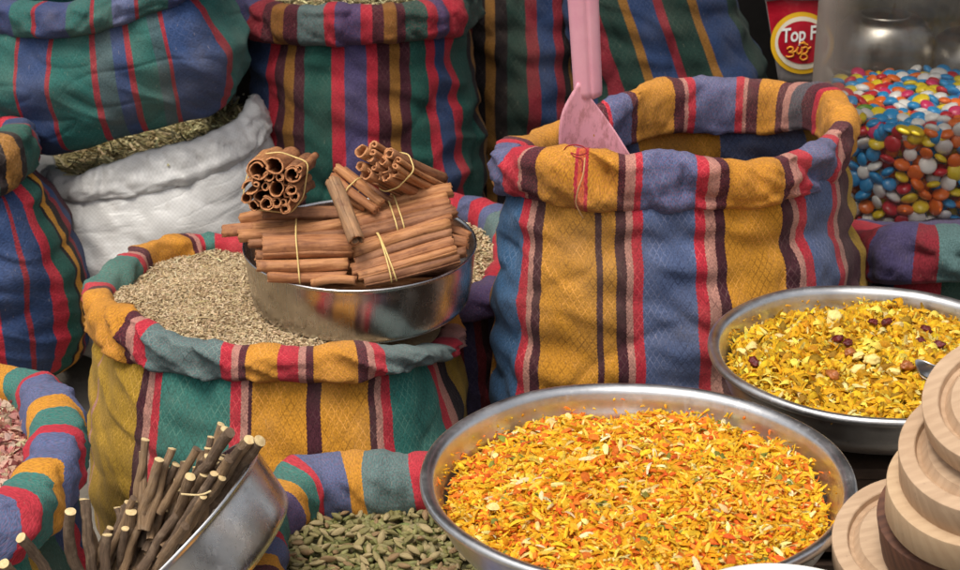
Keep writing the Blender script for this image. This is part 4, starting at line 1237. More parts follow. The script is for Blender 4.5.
def root_stick(tip, base, r, dY0, dY1, kink=None, label=None, dark=False):
    p1 = P(tip[0], tip[1], dY0); p0 = P(base[0], base[1], dY1)
    n_ = 14
    path = []
    sd_ = random.uniform(0, 99)
    for i in range(n_ + 1):
        t_ = i / n_
        p = p0 * (1 - t_) + p1 * t_
        if kink is not None:
            kp = P(kink[0], kink[1], (dY0 + dY1) / 2)
            p = p0 * (1 - t_) ** 2 + kp * 2 * t_ * (1 - t_) + p1 * t_ * t_
        nv = noise.noise_vector(Vector((t_ * 3.2, sd_, 0)))
        p = p + np.array(nv) * 0.0045 * math.sin(math.pi * t_)
        path.append(p)
    path = np.array(path)
    rad = np.array([r * (1.02 - 0.06 * i / n_ + 0.16 * noise.noise(Vector((i * .8, sd_, 3)))) for i in range(n_ + 1)])
    ns = 14
    v, f = tube(path, rad, ns, False)
    for i in range(len(v)):
        v[i] += (v[i] - path[i // ns]) * 0.12 * noise.noise(Vector(tuple(v[i] * 240)))
    L = np.linalg.norm(p1 - p0)
    U = np.column_stack([np.repeat(np.linspace(0, L, n_ + 1), ns), np.tile(np.arange(ns) / ns * 2 * math.pi * r, n_ + 1)])
    o = mesh_obj('root_stick', v, f, random.choice(bark), None, True, {'weave': U})
    tag(o, label or 'thin brown root stick with a pale cut tip standing in the tipped bowl', 'root stick', 'root sticks in the tipped bowl')
    # the cut end
    ring = v[-ns:]
    c = ring.mean(0); d = path[-1] - path[-2]; d /= np.linalg.norm(d)
    sl = np.array([random.gauss(0, .25), random.gauss(0, .1), random.gauss(0, .25)])
    vv = [p + d * 0.0008 + d * ((p - c) @ sl) * 0.6 for p in ring] + [c + d * 0.0018]
    vv = [p for p in ring] + vv
    ff = [(k, (k + 1) % ns, ns + (k + 1) % ns, ns + k) for k in range(ns)] + [(ns + k, ns + (k + 1) % ns, 2 * ns) for k in range(ns)]
    mesh_obj('cut_end', vv, ff, bark[1] if dark else cut_m, o, False)


sticks = [((145.5, 440), (134, 520), 6.2), ((143, 452), (142, 530), 6.5), ((172, 449), (146, 530), 6.5), ((159, 460), (140, 520), 7.5), ((180, 468), (146, 552), 7.0), ((197, 449), (160, 512), 6.5, 'd'),
          ((230, 433), (188, 488), 8.5, 'd'), ((249, 440), (200, 508), 8.5), ((260, 441), (213, 503), 9.0), ((214, 462), (184, 530), 7.0), ((158, 488), (142, 548), 7.5), ((190, 477), (170, 540), 8.0), ((199.5, 508), (160, 548), 6.5),
          ((176.5, 522), (146, 556), 6.0), ((119, 508), (137, 575), 7.5), ((131, 512), (126, 580), 8.5), ((85, 500), (92, 575), 8.0), ((87, 527), (112, 585), 7.0), ((107, 535), (104, 592), 7.5), ((97, 549), (92, 595), 6.5),
          ((165, 476), (150, 540), 5.5), ((150, 500), (120, 580), 6), ((122, 545), (110, 600), 7), ((185, 500), (140, 570), 7), ((206, 480), (165, 540), 7), ((138, 540), (110, 600), 7), ((196, 492), (150, 560), 7.5), ((214, 478), (170, 545), 7), ((170, 505), (130, 580), 7.5), ((186, 512), (140, 580), 7.5), ((226, 462), (180, 520), 7.5), ((160, 530), (120, 600), 8), ((205, 500), (160, 560), 7), ((240, 447), (196, 505), 6.5, 'd'), ((222, 478), (188, 520), 6), ((229, 459), (180, 540), 7.5, 'd'), ((203, 497), (165, 560), 5.5), ((214, 474), (150, 575), 6.5), ((185, 526), (140, 590), 7, 'd')]
tips = {5: 'short root stick with a dark rounded tip leaning right in the tipped bowl', 6: 'thick grey root stick leaning far right with a dark tip, against the bowl rim', 7: 'upper of two thick pale tipped root sticks resting on the bowl rim at the right',
        8: 'thick root stick lying right along the bowl rim, its tip furthest right', 0: 'tallest straight root stick, its tip against the red stripe of the cumin sack', 16: 'wide root stick with a large square cut tip at the left of the bunch',
        4: 'long root stick slanting across the middle of the bunch in front of the others', 3: 'stout root stick just right of the two tallest upright ones'}
for i, s in enumerate(sticks):
    y0 = 1.93 + random.uniform(-.05, .035)
    if i in (6, 7, 8) or i >= len(sticks) - 6: y0 = 1.865
    root_stick(s[0], s[1], s[2] * .70 / 935.0, y0, 1.90 + random.uniform(-.02, .02), None, tips.get(i), len(s) > 3)
for i in range(56):
    tx = 108 + 118 * random.random(); ty = 585 - (tx - 90) * 0.84 - random.uniform(-4, 52)
    root_stick((tx, ty), (tx - random.uniform(10, 44), ty + random.uniform(70, 100)), random.uniform(3.4, 5.2) / 935, 1.92 + random.uniform(-.03, .05), 1.91 + random.uniform(-.01, .03), None, None, random.random() < .3)
root_stick((70.5, 512), (84, 580), 6.0 / 935, 1.86, 1.88, (64, 556), 'bent root stick with a kink, at the left edge of the bunch')
root_stick((21, 538), (62, 590), 5.5 / 935, 1.83, 1.87, None, 'thin root stick leaning left over the petal sack')
root_stick((4, 564), (40, 610), 5.5 / 935, 1.80, 1.85, None, 'root stick in the bottom left corner, only its pale tip showing')
tw = [P(181, 494, 1.84), P(200, 495, 1.84), P(211, 491, 1.84)]
v, f = tube(cr(np.array(tw), np.linspace(0, 2, 10), False), 0.0012, 6)
tag(mesh_obj('twig', v, f, cut_m), 'tiny straw coloured twig caught across the root sticks', 'twig')

# ------------------------------------------------------------------ pink scoop
t = NT('pink_plastic')
nz = t.noise(26, 4, .6); nz2 = t.noise(70, 4, .75)
c = t.mix(t.ramp(nz, [(.4, (0,) * 3), (.7, (1,) * 3)]), lin(232, 164, 180), lin(240, 178, 190))
pink_h = t.set(Base_Color=c, Roughness=.38, Normal=t.bump(nz, .05, .001))
t.b.inputs['Subsurface Weight'].default_value = 0.0
t = NT('stained_pink_plastic')
tcm = t.n('ShaderNodeMapping'); tcm.inputs['Scale'].default_value = (1, 1, .35); t.l(t.coord(), tcm.inputs[0])
nz = t.noise(95, 5, .75, tcm.outputs[0]); n3 = t.noise(18, 3, .6)
msk = t.math('MULTIPLY', t.ramp(nz, [(.47, (0,) * 3), (.60, (1,) * 3)]), t.ramp(n3, [(.35, (.35,) * 3), (.58, (1,) * 3)]))
pink_b = t.set(Base_Color=t.mix(t.math('MULTIPLY', msk, .7), lin(236, 168, 182), lin(160, 96, 86)), Roughness=.5, Normal=t.bump(nz, .2, .001))
YS = 2.505
base = P(585, 100, YS)
root = empty('scoop', base, 'pink plastic scoop with a stained blade standing in the big blue and gold sack', 'scoop')
# handle: flattened rounded bar along a line, rounded lower end
ha, hb_ = P(580, -60, YS - 0.02), P(588.5, 100, YS)
ax = hb_ - ha; Lh = np.linalg.norm(ax)
Mh = frame_from(ax, ha, (1, 0, 0))
V = []
nseg, ns = 26, 72
for i in range(nseg + 1):
    t_ = i / nseg
    e_ = max(0, (t_ - 0.94) / 0.06)
    k_ = math.sqrt(max(0.0, 1 - e_ ** 2.2)) if e_ < 1 else 0.02
    w_ = (0.0185 + 0.0022 * (1 - t_)) * (0.55 + .45 * k_ if e_ < 1 else .45); d_ = 0.0165 * max(k_, .1)
    if e_ >= 1: w_ *= .7
    for k in range(ns):
        a = 2 * math.pi * k / ns
        groove = 1 - 0.16 * math.exp(-((a - 4.85) / .10) ** 2) - 0.16 * math.exp(-((a - 1.43) / .10) ** 2)
        V.append(((abs(math.cos(a)) ** .9) * math.copysign(1, math.cos(a)) * w_, (abs(math.sin(a)) ** .8) * math.copysign(1, math.sin(a)) * d_ * groove, t_ * Lh))
V = np.array(V) @ Mh[:3, :3].T + ha
f = [tuple(x) for x in grid_faces(ns, nseg + 1)] + [tuple(range(ns))[::-1], tuple(range(nseg * ns, (nseg + 1) * ns))]
mesh_obj('handle', V, f, pink_h, root)
# blade: a shallow curved shovel
outl = [(578, 83), (574, 89), (568, 99), (562, 112), (559, 128), (559, 150), (563, 190), (600, 215), (640, 200), (634, 165), (631, 156), (626, 148), (616, 132), (604, 115), (592, 99), (584, 88)]
outl = cr(np.array(outl, float), np.linspace(0, len(outl), 64, endpoint=False))
cx_, cy_ = 594, 135
rings = 10
V = []
for side in (0, 1):
    for rg in range(rings + 1):
        k = rg / rings
        for (x, y) in outl:
            X, Yp = cx_ + (x - cx_) * (1 - k * .98), cy_ + (y - cy_) * (1 - k * .98)
            dish = 0.034 * ((X - 592) / 36.0) ** 2 + 0.10 * ((Yp - 83) / 770.0) * -0.2
            V.append(P(X, Yp, YS - 0.016 + dish * -0.5 + 0.00015 * (Yp - 83) + side * 0.0032))
m_ = len(outl)
g1 = grid_faces(m_, rings + 1)
g2 = g1[:, ::-1] + m_ * (rings + 1)
rimf = np.array([(k, k + m_ * (rings + 1), (k + 1) % m_ + m_ * (rings + 1), (k + 1) % m_) for k in range(m_)])
mesh_obj('blade', np.array(V), np.concatenate([g1, g2, rimf]), pink_b, root, True)

# red thread and hemp string tied on the roll
thr = plain_mat('red_thread', lin(160, 46, 52), .8, .2, 200)
Yt = 2.395
pth = [P(564, 150, Yt + .02), P(568, 146, Yt + .015), P(577, 145, Yt + .012), (P(585, 148, Yt + .01)), P(586, 153, Yt + .005), P(579, 155, Yt), P(571, 153, Yt), P(575, 157, Yt - .002), P(582, 160, Yt), P(582, 172, Yt - .006)]
v, f = tube(cr(np.array(pth), np.linspace(0, len(pth) - 1, 70), False), .0009, 6)
tag(mesh_obj('red_thread', v, f, thr), 'loop of red thread tied on the roll below the scoop blade', 'thread')
pth = [P(585, 158, Yt - .004), P(583, 175, Yt - .013), P(578, 190, Yt - .014), P(576, 203, Yt - .010), P(579, 211, Yt - .006), P(583, 218, Yt)]
v, f = tube(cr(np.array(pth), np.linspace(0, len(pth) - 1, 40), False), .0010, 6)
tag(mesh_obj('string', v, f, plain_mat('hemp', lin(196, 150, 100), .9)), 'frayed tan string hanging down over the roll from the red thread', 'string')

# ------------------------------------------------------------------ support crates (mostly hidden under the pans)
wood_d = plain_mat('dark_crate_wood', lin(66, 50, 38), .85, .35, 30, .4)


def crate(c, sx, sy, h, label):
    root = empty('wooden_crate', (c[0], c[1], 0), label, 'crate')
    def board(nm, x0, x1, y0, y1, z0, z1):
        bm = bmesh.new()
        bmesh.ops.create_cube(bm, size=1, matrix=Matrix.Translation((c[0] + (x0 + x1) / 2, c[1] + (y0 + y1) / 2, (z0 + z1) / 2)) @ Matrix.Diagonal((x1 - x0, y1 - y0, z1 - z0, 1)))
        bmesh.ops.bevel(bm, geom=bm.edges[:], offset=.002, segments=1, affect='EDGES')
        me = bpy.data.meshes.new(nm); bm.to_mesh(me); bm.free(); me.materials.append(wood_d)
        link(bpy.data.objects.new(nm, me), root)
    n_ = 3
    for k in range(n_):
        z0 = .005 + k * h / n_; z1 = z0 + h / n_ - .015
        board('side_board', -sx, sx, -sy, -sy + .014, z0, z1); board('side_board', -sx, sx, sy - .014, sy, z0, z1)
        board('end_board', -sx, -sx + .014, -sy + .015, sy - .015, z0, z1); board('end_board', sx - .014, sx, -sy + .015, sy - .015, z0, z1)
    board('lid', -sx - .003, sx + .003, -sy - .003, sy + .003, h - .014, h)


crate(OC, .145, .14, OC[2] - .092, 'dark wooden crate under the orange mix pan')
crate(YC, .135, .13, YC[2] - .092, 'dark wooden crate under the yellow mix pan')

# ------------------------------------------------------------------ glass jar of sweets
JC = np.array([P(913, 200, 3.06)[0], 3.06]); JR = 0.174; JZ0, JZ1 = 0.255, 0.78
crate((JC[0], JC[1] + .02), .2, .16, JZ0 - .002, 'dark wooden crate under the sweets jar')
t = NT('hazy_jar')
fr = t.n('ShaderNodeFresnel'); fr.inputs[0].default_value = 1.5
tr = t.n('ShaderNodeBsdfTransparent'); gl = t.n('ShaderNodeBsdfGlossy')
nz = t.noise(16, 4, .7)
t.l(t.ramp(nz, [(.35, (.90, .89, .86)), (.7, (.80, .79, .76))]), tr.inputs[0])
gl.inputs['Roughness'].default_value = .06
df = t.n('ShaderNodeBsdfDiffuse'); df.inputs[0].default_value = (.30, .25, .21, 1)  # glassy haze painted in as a brown diffuse layer, denser towards the edges
mx = t.n('ShaderNodeMixShader'); lw = t.n('ShaderNodeLayerWeight'); lw.inputs[0].default_value = .5
t.l(t.math('ADD', t.math('MULTIPLY', t.math('POWER', lw.outputs['Facing'], 4.0), .5), .03), mx.inputs[0]); t.l(tr.outputs[0], mx.inputs[1]); t.l(gl.outputs[0], mx.inputs[2])
m2 = t.n('ShaderNodeMixShader'); t.l(t.math('MULTIPLY', t.ramp(t.noise(30, 5, .7), [(.35, (.05,) * 3), (.75, (.20,) * 3)]), .8) if False else t.math('ADD', t.ramp(t.noise(30, 5, .7), [(.35, (.015,) * 3), (.75, (.08,) * 3)]), t.ramp(lw.outputs['Facing'], [(.20, (0,) * 3), (.62, (.80,) * 3)])), m2.inputs[0]); t.l(mx.outputs[0], m2.inputs[1]); t.l(df.outputs[0], m2.inputs[2])
t.l(t.bump(t.noise(12, 2, .5), .15, .01), gl.inputs['Normal'])
t.l(m2.outputs[0], t.out.inputs[0])
M = np.eye(4); M[:3, 3] = (JC[0], JC[1], 0)
prof = [(0.001, JZ0), (JR - .02, JZ0), (JR - .006, JZ0 + .006), (JR, JZ0 + .022), (JR, .45), (JR - .001, .60), (JR - .006, .68), (JR - .04, .74), (JR - .075, .77), (JR - .08, .81), (JR - .08, .84)]
root = empty('sweets_jar', (JC[0], JC[1], JZ0), 'big clear jar full of colourful sugar coated sweets at the right', 'jar')
v, f = lathe(cr(np.array(prof), np.linspace(0, len(prof) - 1, 60), False), 128, M)
mesh_obj('jar_wall', v, f, t.m, root)
v, f = lathe([(0.001, .85), (JR - .07, .85), (JR - .066, .845), (JR - .066, .80)], 64, M)
mesh_obj('lid', v, f, plain_mat('jar_lid', lin(150, 60, 50), .4), root)

candy_cols = [('blue', lin(50, 152, 214), 5.5), ('red', lin(206, 44, 58), 3.4), ('yellow', lin(238, 210, 50), 4.4), ('orange', lin(240, 118, 44), 3.6), ('white', lin(238, 236, 232), 4.2), ('pink', lin(220, 60, 110), 0.7), ('green', lin(110, 160, 50), 0.15)]
cmesh = {}
for nm, c_, w_ in candy_cols:
    t = NT(nm + '_sugar_shell')
    t.set(Base_Color=t.mix(1.0, c_, t.ramp(t.noise(30, 3, .6), [(.3, (.88,) * 3), (.7, (1.08,) * 3)]), 'MULTIPLY'), Roughness=.28)
    t.b.inputs['Coat Weight'].default_value = .25
    bm = bmesh.new(); bmesh.ops.create_uvsphere(bm, u_segments=24, v_segments=14, radius=.5)
    for v_ in bm.verts:
        rr2 = math.hypot(v_.co.x, v_.co.y)
        v_.co.z *= .50 if nm != 'green' else .55
        if nm == 'green': v_.co.y *= .5
    me = bpy.data.meshes.new('sugar_candy'); bm.to_mesh(me); bm.free(); me.materials.append(t.m)
    me.polygons.foreach_set('use_smooth', np.ones(len(me.polygons), bool))
    cmesh[nm] = me
CS = 0.0275
ZS = 0.487
pts = []
# wall layer: relaxed points on the unrolled wall
Rw = JR - .0115
th0, th1 = R(-178), R(-2)     # side towards the camera
n_ = 250
p2 = np.column_stack([rng.uniform(th0 * Rw, th1 * Rw, n_), rng.uniform(JZ0 + .012, ZS, n_)])
for _ in range(60):
    df_ = p2[:, None] - p2[None]; df_[..., 1] *= 1.25
    ds = np.linalg.norm(df_, axis=2) + 1e-9
    wg = np.clip(.0250 - ds, 0, None); wg[ds < 1e-6] = 0
    p2 += (df_ / ds[..., None] * wg[..., None]).sum(1) * .3
    p2[:, 0] = np.clip(p2[:, 0], th0 * Rw, th1 * Rw); p2[:, 1] = np.clip(p2[:, 1], JZ0 + .010, ZS + .004)
wall = []
for s_, z in p2:
    a = s_ / Rw; rr2 = Rw - random.uniform(0, .006)
    wall.append((JC[0] + rr2 * math.cos(a), JC[1] + rr2 * math.sin(a), z, a, True))
q = disc_pts(230, Rw - .01, lambda x, y: ZS + .004 + .004 * np.sin(x * 30) + 0 * y, .004, JC)
q = relax(q, .0245, 40)
q = q[np.hypot(q[:, 0] - JC[0], q[:, 1] - JC[1]) < Rw]
topc = [(x, y, z, 0, False) for x, y, z in q]
allc = wall + topc
def shown(c):
    x, y = proj(c[:3])
    return -10 < x < 972 and not (x < 850 and y > 150) and not (x < 862 and y > 195)
allc = [c for c in allc]
vis_ = [c for c in allc if shown(c)]
rest = [c for c in allc if not shown(c)]
vis_.sort(key=lambda c: c[1])
ind, more_ = vis_[:300], vis_[300:] + rest
names = [c[0] for c in candy_cols]; wts = [c[2] for c in candy_cols]
for c in ind:
    nm = random.choices(names, wts)[0]
    o = bpy.data.objects.new('sugar_candy', cmesh[nm]); COL.objects.link(o)
    o.location = c[:3]
    s = CS * random.uniform(.78, 1.1) * (1.25 if nm == 'green' else 1)
    o.scale = (s, s, s * random.uniform(.9, 1.25))
    if c[4]:
        nrm = Vector((math.cos(c[3]), math.sin(c[3]), 0))
        if random.random() < .55:
            nrm = (nrm + Vector((random.gauss(0, .35), random.gauss(0, .35), random.gauss(0, .45)))).normalized()
        else:
            nrm = (nrm * .25 + Vector((random.gauss(0, .35), random.gauss(0, .35), random.choice([1, 1, -1])))).normalized()
    else:
        nrm = Vector((random.gauss(0, .35), random.gauss(0, .35), 1)).normalized()
    o.rotation_euler = nrm.to_track_quat('Z', 'Y').to_euler()
    tag(o, ('elongated green sugar coated sweet in the glass jar' if nm == 'green' else 'round %s sugar coated sweet in the glass jar' % nm), 'sweet', nm + ' sweets in the jar')
# those deeper in, at the back and outside the frame, as one mass
LV, LF = [], []
bm = bmesh.new(); bmesh.ops.create_uvsphere(bm, u_segments=10, v_segments=6, radius=.5)
bm.verts.ensure_lookup_table(); bm.faces.ensure_lookup_table()
bv = np.array([v_.co[:] for v_ in bm.verts]); bv[:, 2] *= .62
tri = []
for fc in bm.faces:
    ids = [v_.index for v_ in fc.verts]
    tri.append(ids[:3])
    if len(ids) == 4: tri.append([ids[0], ids[2], ids[3]])
bm.free()
inner = []
for _ in range(900):
    rr2 = (JR - .03) * math.sqrt(random.uniform(.55, 1)); a = random.uniform(-math.pi, 0)
    inner.append((JC[0] + rr2 * math.cos(a), JC[1] + rr2 * math.sin(a), random.uniform(JZ0 + .012, ZS - .004)))
for _ in range(450):
    rr2 = (JR - .014) * math.sqrt(random.uniform(0, 1)); a = random.uniform(-math.pi, math.pi)
    inner.append((JC[0] + rr2 * math.cos(a), JC[1] + rr2 * math.sin(a), ZS - random.uniform(.006, .014)))
massp = np.array(inner + [c[:3] for c in more_])
ob = scatter('sweets_mass', [(bv, np.array(tri))], [1], massp, .9, [(CS * .85, CS * 1.05)], [c[1] for c in candy_cols[:5]], [5, 4, 4, 4, 3], bits_mat('sugar_shell_mix', .3, 0, .08, .5), None, width=(.95, 1.05), flat=.9, cj=.04)
tag(ob, 'the deeper mass of mixed colour sweets behind the front ones in the jar', 'sweets', kind='stuff')

dull_steel = metal_mat('dull_steel', 0.34, 0.34, 0.5, (1, .95, .88))
# two overturned steel bowls added to stand in for pale reflections in the jar
olive = plain_mat('olive_goods', lin(62, 56, 40), .8, .5, 22, .5)
for (px_, py_, rp_, hp_, Yb, lab) in [(882, 64, 52, 52, 3.42, 'overturned steel bowl added for the pale reflections in the jar, the higher one beside the snack packet'), (980, 76, 58, 46, 3.40, 'overturned steel bowl added for the pale reflections in the jar, the lower one cut by the frame')]:
    cb = P(px_, py_, Yb); kk = ppm(cb); r_ = rp_ / kk; h_ = hp_ / kk
    prof = [(r_ + .004, 0.0), (r_ + .0045, .003), (r_ + .002, .005), (r_ * .985, h_ * .25), (r_ * .9, h_ * .62), (r_ * .72, h_ * .88), (r_ * .5, h_ * .97), (r_ * .42, h_ * 1.0), (.001, h_)]
    M = np.eye(4); M[:3, 3] = cb
    root = empty('steel_bowl', cb, lab, 'bowl')
    v, f = lathe(cr(np.array(prof), np.linspace(0, len(prof) - 1, 50), False), 96, M)
    mesh_obj('bowl_shell', v, f, dull_steel, root)
    crate((cb[0], cb[1] + .02), .08, .12, cb[2] - .001, 'dark tall crate carrying the added overturned steel bowl, ' + ('left one' if px_ < 900 else 'right one'))
# heap of sacks further back at the right
make_sack('herb_sack', 'dim olive brown sack at the back right, seen only through the jar',
          [(800, -30, 3.85, 16), (860, -34, 3.8, 16), (930, -34, 3.8, 16), (1000, -30, 3.85, 16), (1030, -44, 3.95, 14), (960, -56, 4.1, 14), (860, -56, 4.1, 14), (800, -44, 3.98, 14)],
          [(800, 3.85), (865, 3.78), (935, 3.78), (1005, 3.85), (1030, 3.95), (960, 4.1), (865, 4.1), (800, 3.98)], mat=olive, seed=41.0, group=None, bulge=.02)

# ------------------------------------------------------------------ snack packet with the printed emblem
YP = 3.16
root = empty('snack_packet', P(790, 80, YP), 'clear and red snack packet with a yellow ringed oval emblem, behind the jar', 'snack packet')
t = NT('red_film'); n_f = t.noise(30, 3, .6)
redf = t.set(Base_Color=t.ramp(n_f, [(.3, lin(150, 18, 34)), (.7, lin(186, 30, 48))]), Roughness=.22, Normal=t.bump(t.noise(24, 3, .6), .5, .006))
t = NT('clear_film'); clf = t.set(Base_Color=lin(118, 112, 108), Roughness=.18, Normal=t.bump(t.noise(24, 3, .6), .6, .006))


def on_pack(px, py, off=0.0):
    """front surface of the pillow-shaped packet"""
    bul = .012 * max(0.0, 1 - ((px - 797) / 34.0) ** 2) * max(0.0, 1 - ((py - 36) / 60.0) ** 2)
    return P(px, py, YP - bul - off)


def patch(nm, outline, mat_, off, parent, rings=8, thick=0.0):
    o_ = np.array(outline, float); c_ = o_.mean(0)
    V = []
    for rg in range(rings + 1):
        for x, y in c_ + (o_ - c_) * (1 - rg / rings * .999):
            V.append(on_pack(x, y, off))
    return mesh_obj(nm, np.array(V), grid_faces(len(o_), rings + 1), mat_, parent)


def edge_rect(x0t, x1t, y0, x0b, x1b, y1, n=10):
    a = [(x0t + (x1t - x0t) * i / n, y0) for i in range(n)]; b = [(x1t + (x1b - x1t) * i / n, y0 + (y1 - y0) * i / n) for i in range(n)]
    c = [(x1b + (x0b - x1b) * i / n, y1) for i in range(n)]; d = [(x0b + (x0t - x0b) * i / n, y1 + (y0 - y1) * i / n) for i in range(n)]
    return a + b + c + d


pk = edge_rect(764, 830, -6, 779, 826, 84)
# closed pillow body: bent front and back skin
V = []; rings = 8; o_ = np.array(pk); c_ = o_.mean(0)
for sgn in (0, 1):
    for rg in range(rings + 1):
        for x, y in c_ + (o_ - c_) * (1 - rg / rings * .999):
            pf = on_pack(x, y, 0); V.append(pf if not sgn else 2 * P(x, y, YP + .0006) - pf)
m_ = len(pk); g1 = grid_faces(m_, rings + 1); g2 = g1[:, ::-1] + m_ * (rings + 1)
rimf = np.array([(k, k + m_ * (rings + 1), (k + 1) % m_ + m_ * (rings + 1), (k + 1) % m_) for k in range(m_)])
mesh_obj('packet_film', np.array(V), np.concatenate([g1, g2, rimf]), clf, root)
patch('red_print', edge_rect(765.5, 829, -5, 774, 827, 52), redf, .0010, root)
def ell(cx, cy, a, b, rot=0, n=48):
    return [(cx + a * math.cos(t_) * math.cos(rot) - b * math.sin(t_) * math.sin(rot), cy + a * math.cos(t_) * math.sin(rot) + b * math.sin(t_) * math.cos(rot)) for t_ in np.linspace(0, 2 * math.pi, n, endpoint=False)]
em = empty('emblem', P(800, 43, YP)); em.parent = root; em.matrix_parent_inverse = root.matrix_world.inverted()
patch('yellow_ring', ell(802, 43, 31.5, 31.0), plain_mat('yellow_print', lin(226, 176, 40), .35, .05), .0020, root)
patch('white_ring', ell(802.5, 43, 27.5, 26.5), plain_mat('cream_print', lin(225, 215, 190), .35, .05), .0030, root)
bpy.data.objects.remove(em)
patch('red_oval', ell(803, 42.5, 25, 21.5), redf, .0040, root)
whp = plain_mat('white_print', lin(235, 232, 226), .4, .03); gop = plain_mat('gold_print', lin(226, 150, 50), .4, .03)
cu = bpy.data.curves.new('lettering', 'FONT'); cu.body = 'Top Fo'; cu.size = .0255; cu.extrude = .0002; cu.offset = .0005; cu.space_character = 0.98
tmp = bpy.data.objects.new('lettering', cu); COL.objects.link(tmp)
dg = bpy.context.evaluated_depsgraph_get(); me = bpy.data.meshes.new_from_object(tmp.evaluated_get(dg)); bpy.data.objects.remove(tmp)
me.name = 'lettering'; me.materials.clear(); me.materials.append(whp)
# lay the letters on the bulged front
k1 = 620.0
for v_ in me.vertices:
    sx_ = v_.co.x * 1.0 * k1; sy_ = v_.co.y * 1.25 * k1
    an = R(-10)
    X = 781.5 + sx_ * math.cos(an) * .95 + sy_ * 0.05; Y_ = 42.5 + sx_ * math.sin(an) * .55 - sy_
    p = on_pack(X, Y_, .0052 + (v_.co.z > 0) * .0003); v_.co = Vector(tuple(p))
link(bpy.data.objects.new('lettering', me), root)


def stroke(nm, pl_, w_=.9, parent=root, mt=gop):
    pp_ = cr(np.array([on_pack(x, y, .0055) for x, y in pl_]), np.linspace(0, len(pl_) - 1, 6 * len(pl_)), False)
    return tube(pp_, w_ / k1, 6)


SV, SF, of = [], [], 0
for pl_ in [[(787, 49), (790, 47), (793, 48), (792, 51), (789, 52), (793, 53), (793, 56), (788, 57), (786, 56)], [(793, 52), (796, 51), (797, 49)], [(798, 47), (797, 52), (799, 54), (802, 51)], [(802, 47), (802, 53), (800, 58)],
            [(801, 50), (805, 47), (808, 49), (806, 53), (802, 54), (806, 55), (807, 58), (803, 60), (800, 58)], [(799, 44), (803, 43), (808, 45)], [(803, 41.5), (805, 43)], [(808, 49), (811, 47)]]:
    v, f = stroke('x', pl_)
    SV.append(v); SF += [tuple(i + of for i in q_) for q_ in f]; of += len(v)
mesh_obj('script_lettering', np.concatenate(SV), SF, gop, root)
v, f = tube([P(766, -2, YP - .004), P(782, -4, YP - .012), P(800, -3, YP - .014), P(824, -3, YP - .008)], .006, 10)
mesh_obj('folded_top', v, f, clf, root)
# white carton the packet stands on
bm = bmesh.new()
cp = PZ(800, .2, 3.2)
ztop = P(790, 83, YP)[2]
bmesh.ops.create_cube(bm, size=1, matrix=Matrix.Translation((cp[0], 3.21, ztop / 2)) @ Matrix.Diagonal((.085, .11, ztop - .002, 1)))
bmesh.ops.bevel(bm, geom=bm.edges[:], offset=.003, segments=2, affect='EDGES')
me = bpy.data.meshes.new('carton'); bm.to_mesh(me); bm.free(); me.materials.append(plain_mat('white_card', lin(205, 200, 192), .7))
tag(link(bpy.data.objects.new('carton', me)), 'plain white carton under the red snack packet', 'carton')

# ------------------------------------------------------------------ wooden discs
def disc_wood(nm, c1, c2, sc_=1.0):
    t = NT(nm)
    m2 = t.n('ShaderNodeMapping'); m2.inputs['Scale'].default_value = (4, 34, 4); m2.inputs['Rotation'].default_value = (0.2, 0.3, .5); t.l(t.coord(), m2.inputs[0])
    n1 = t.noise(4.0 * sc_, 5, .65, m2.outputs[0]); n2 = t.noise(150, 3, .6)
    wv_ = t.n('ShaderNodeTexWave'); wv_.inputs['Scale'].default_value = 2.2; wv_.inputs['Distortion'].default_value = 5; wv_.inputs['Detail'].default_value = 3; t.l(m2.outputs[0], wv_.inputs[0])
    c = t.mix(.3, t.ramp(n1, [(.3, c1), (.7, c2)]), t.ramp(wv_.outputs[1], [(.2, c1), (.8, c2)]))
    c = t.mix(t.math('MULTIPLY', t.ramp(n2, [(.66, (0,) * 3), (.74, (1,) * 3)]), .3), c, tuple(x * .45 for x in c1[:3]) + (1,))
    c = t.mix(t.math('MULTIPLY', t.ramp(t.noise(9, 3, .6), [(.4, (0,) * 3), (.7, (1,) * 3)]), .35), c, (c1[0] * .85, c1[1] * .74, c1[2] * .64, 1))
    t.set(Base_Color=c, Roughness=.75, Normal=t.bump(n1, .4, .0015, t.bump(n2, .25, .0008)))
    return t.m


wp = disc_wood('pale_beech', lin(174, 144, 114), lin(200, 170, 138))
wp2 = disc_wood('pale_beech_end', lin(184, 154, 120), lin(208, 180, 144), .7)
wdk = disc_wood('dark_walnut', lin(74, 46, 34), lin(116, 76, 54))


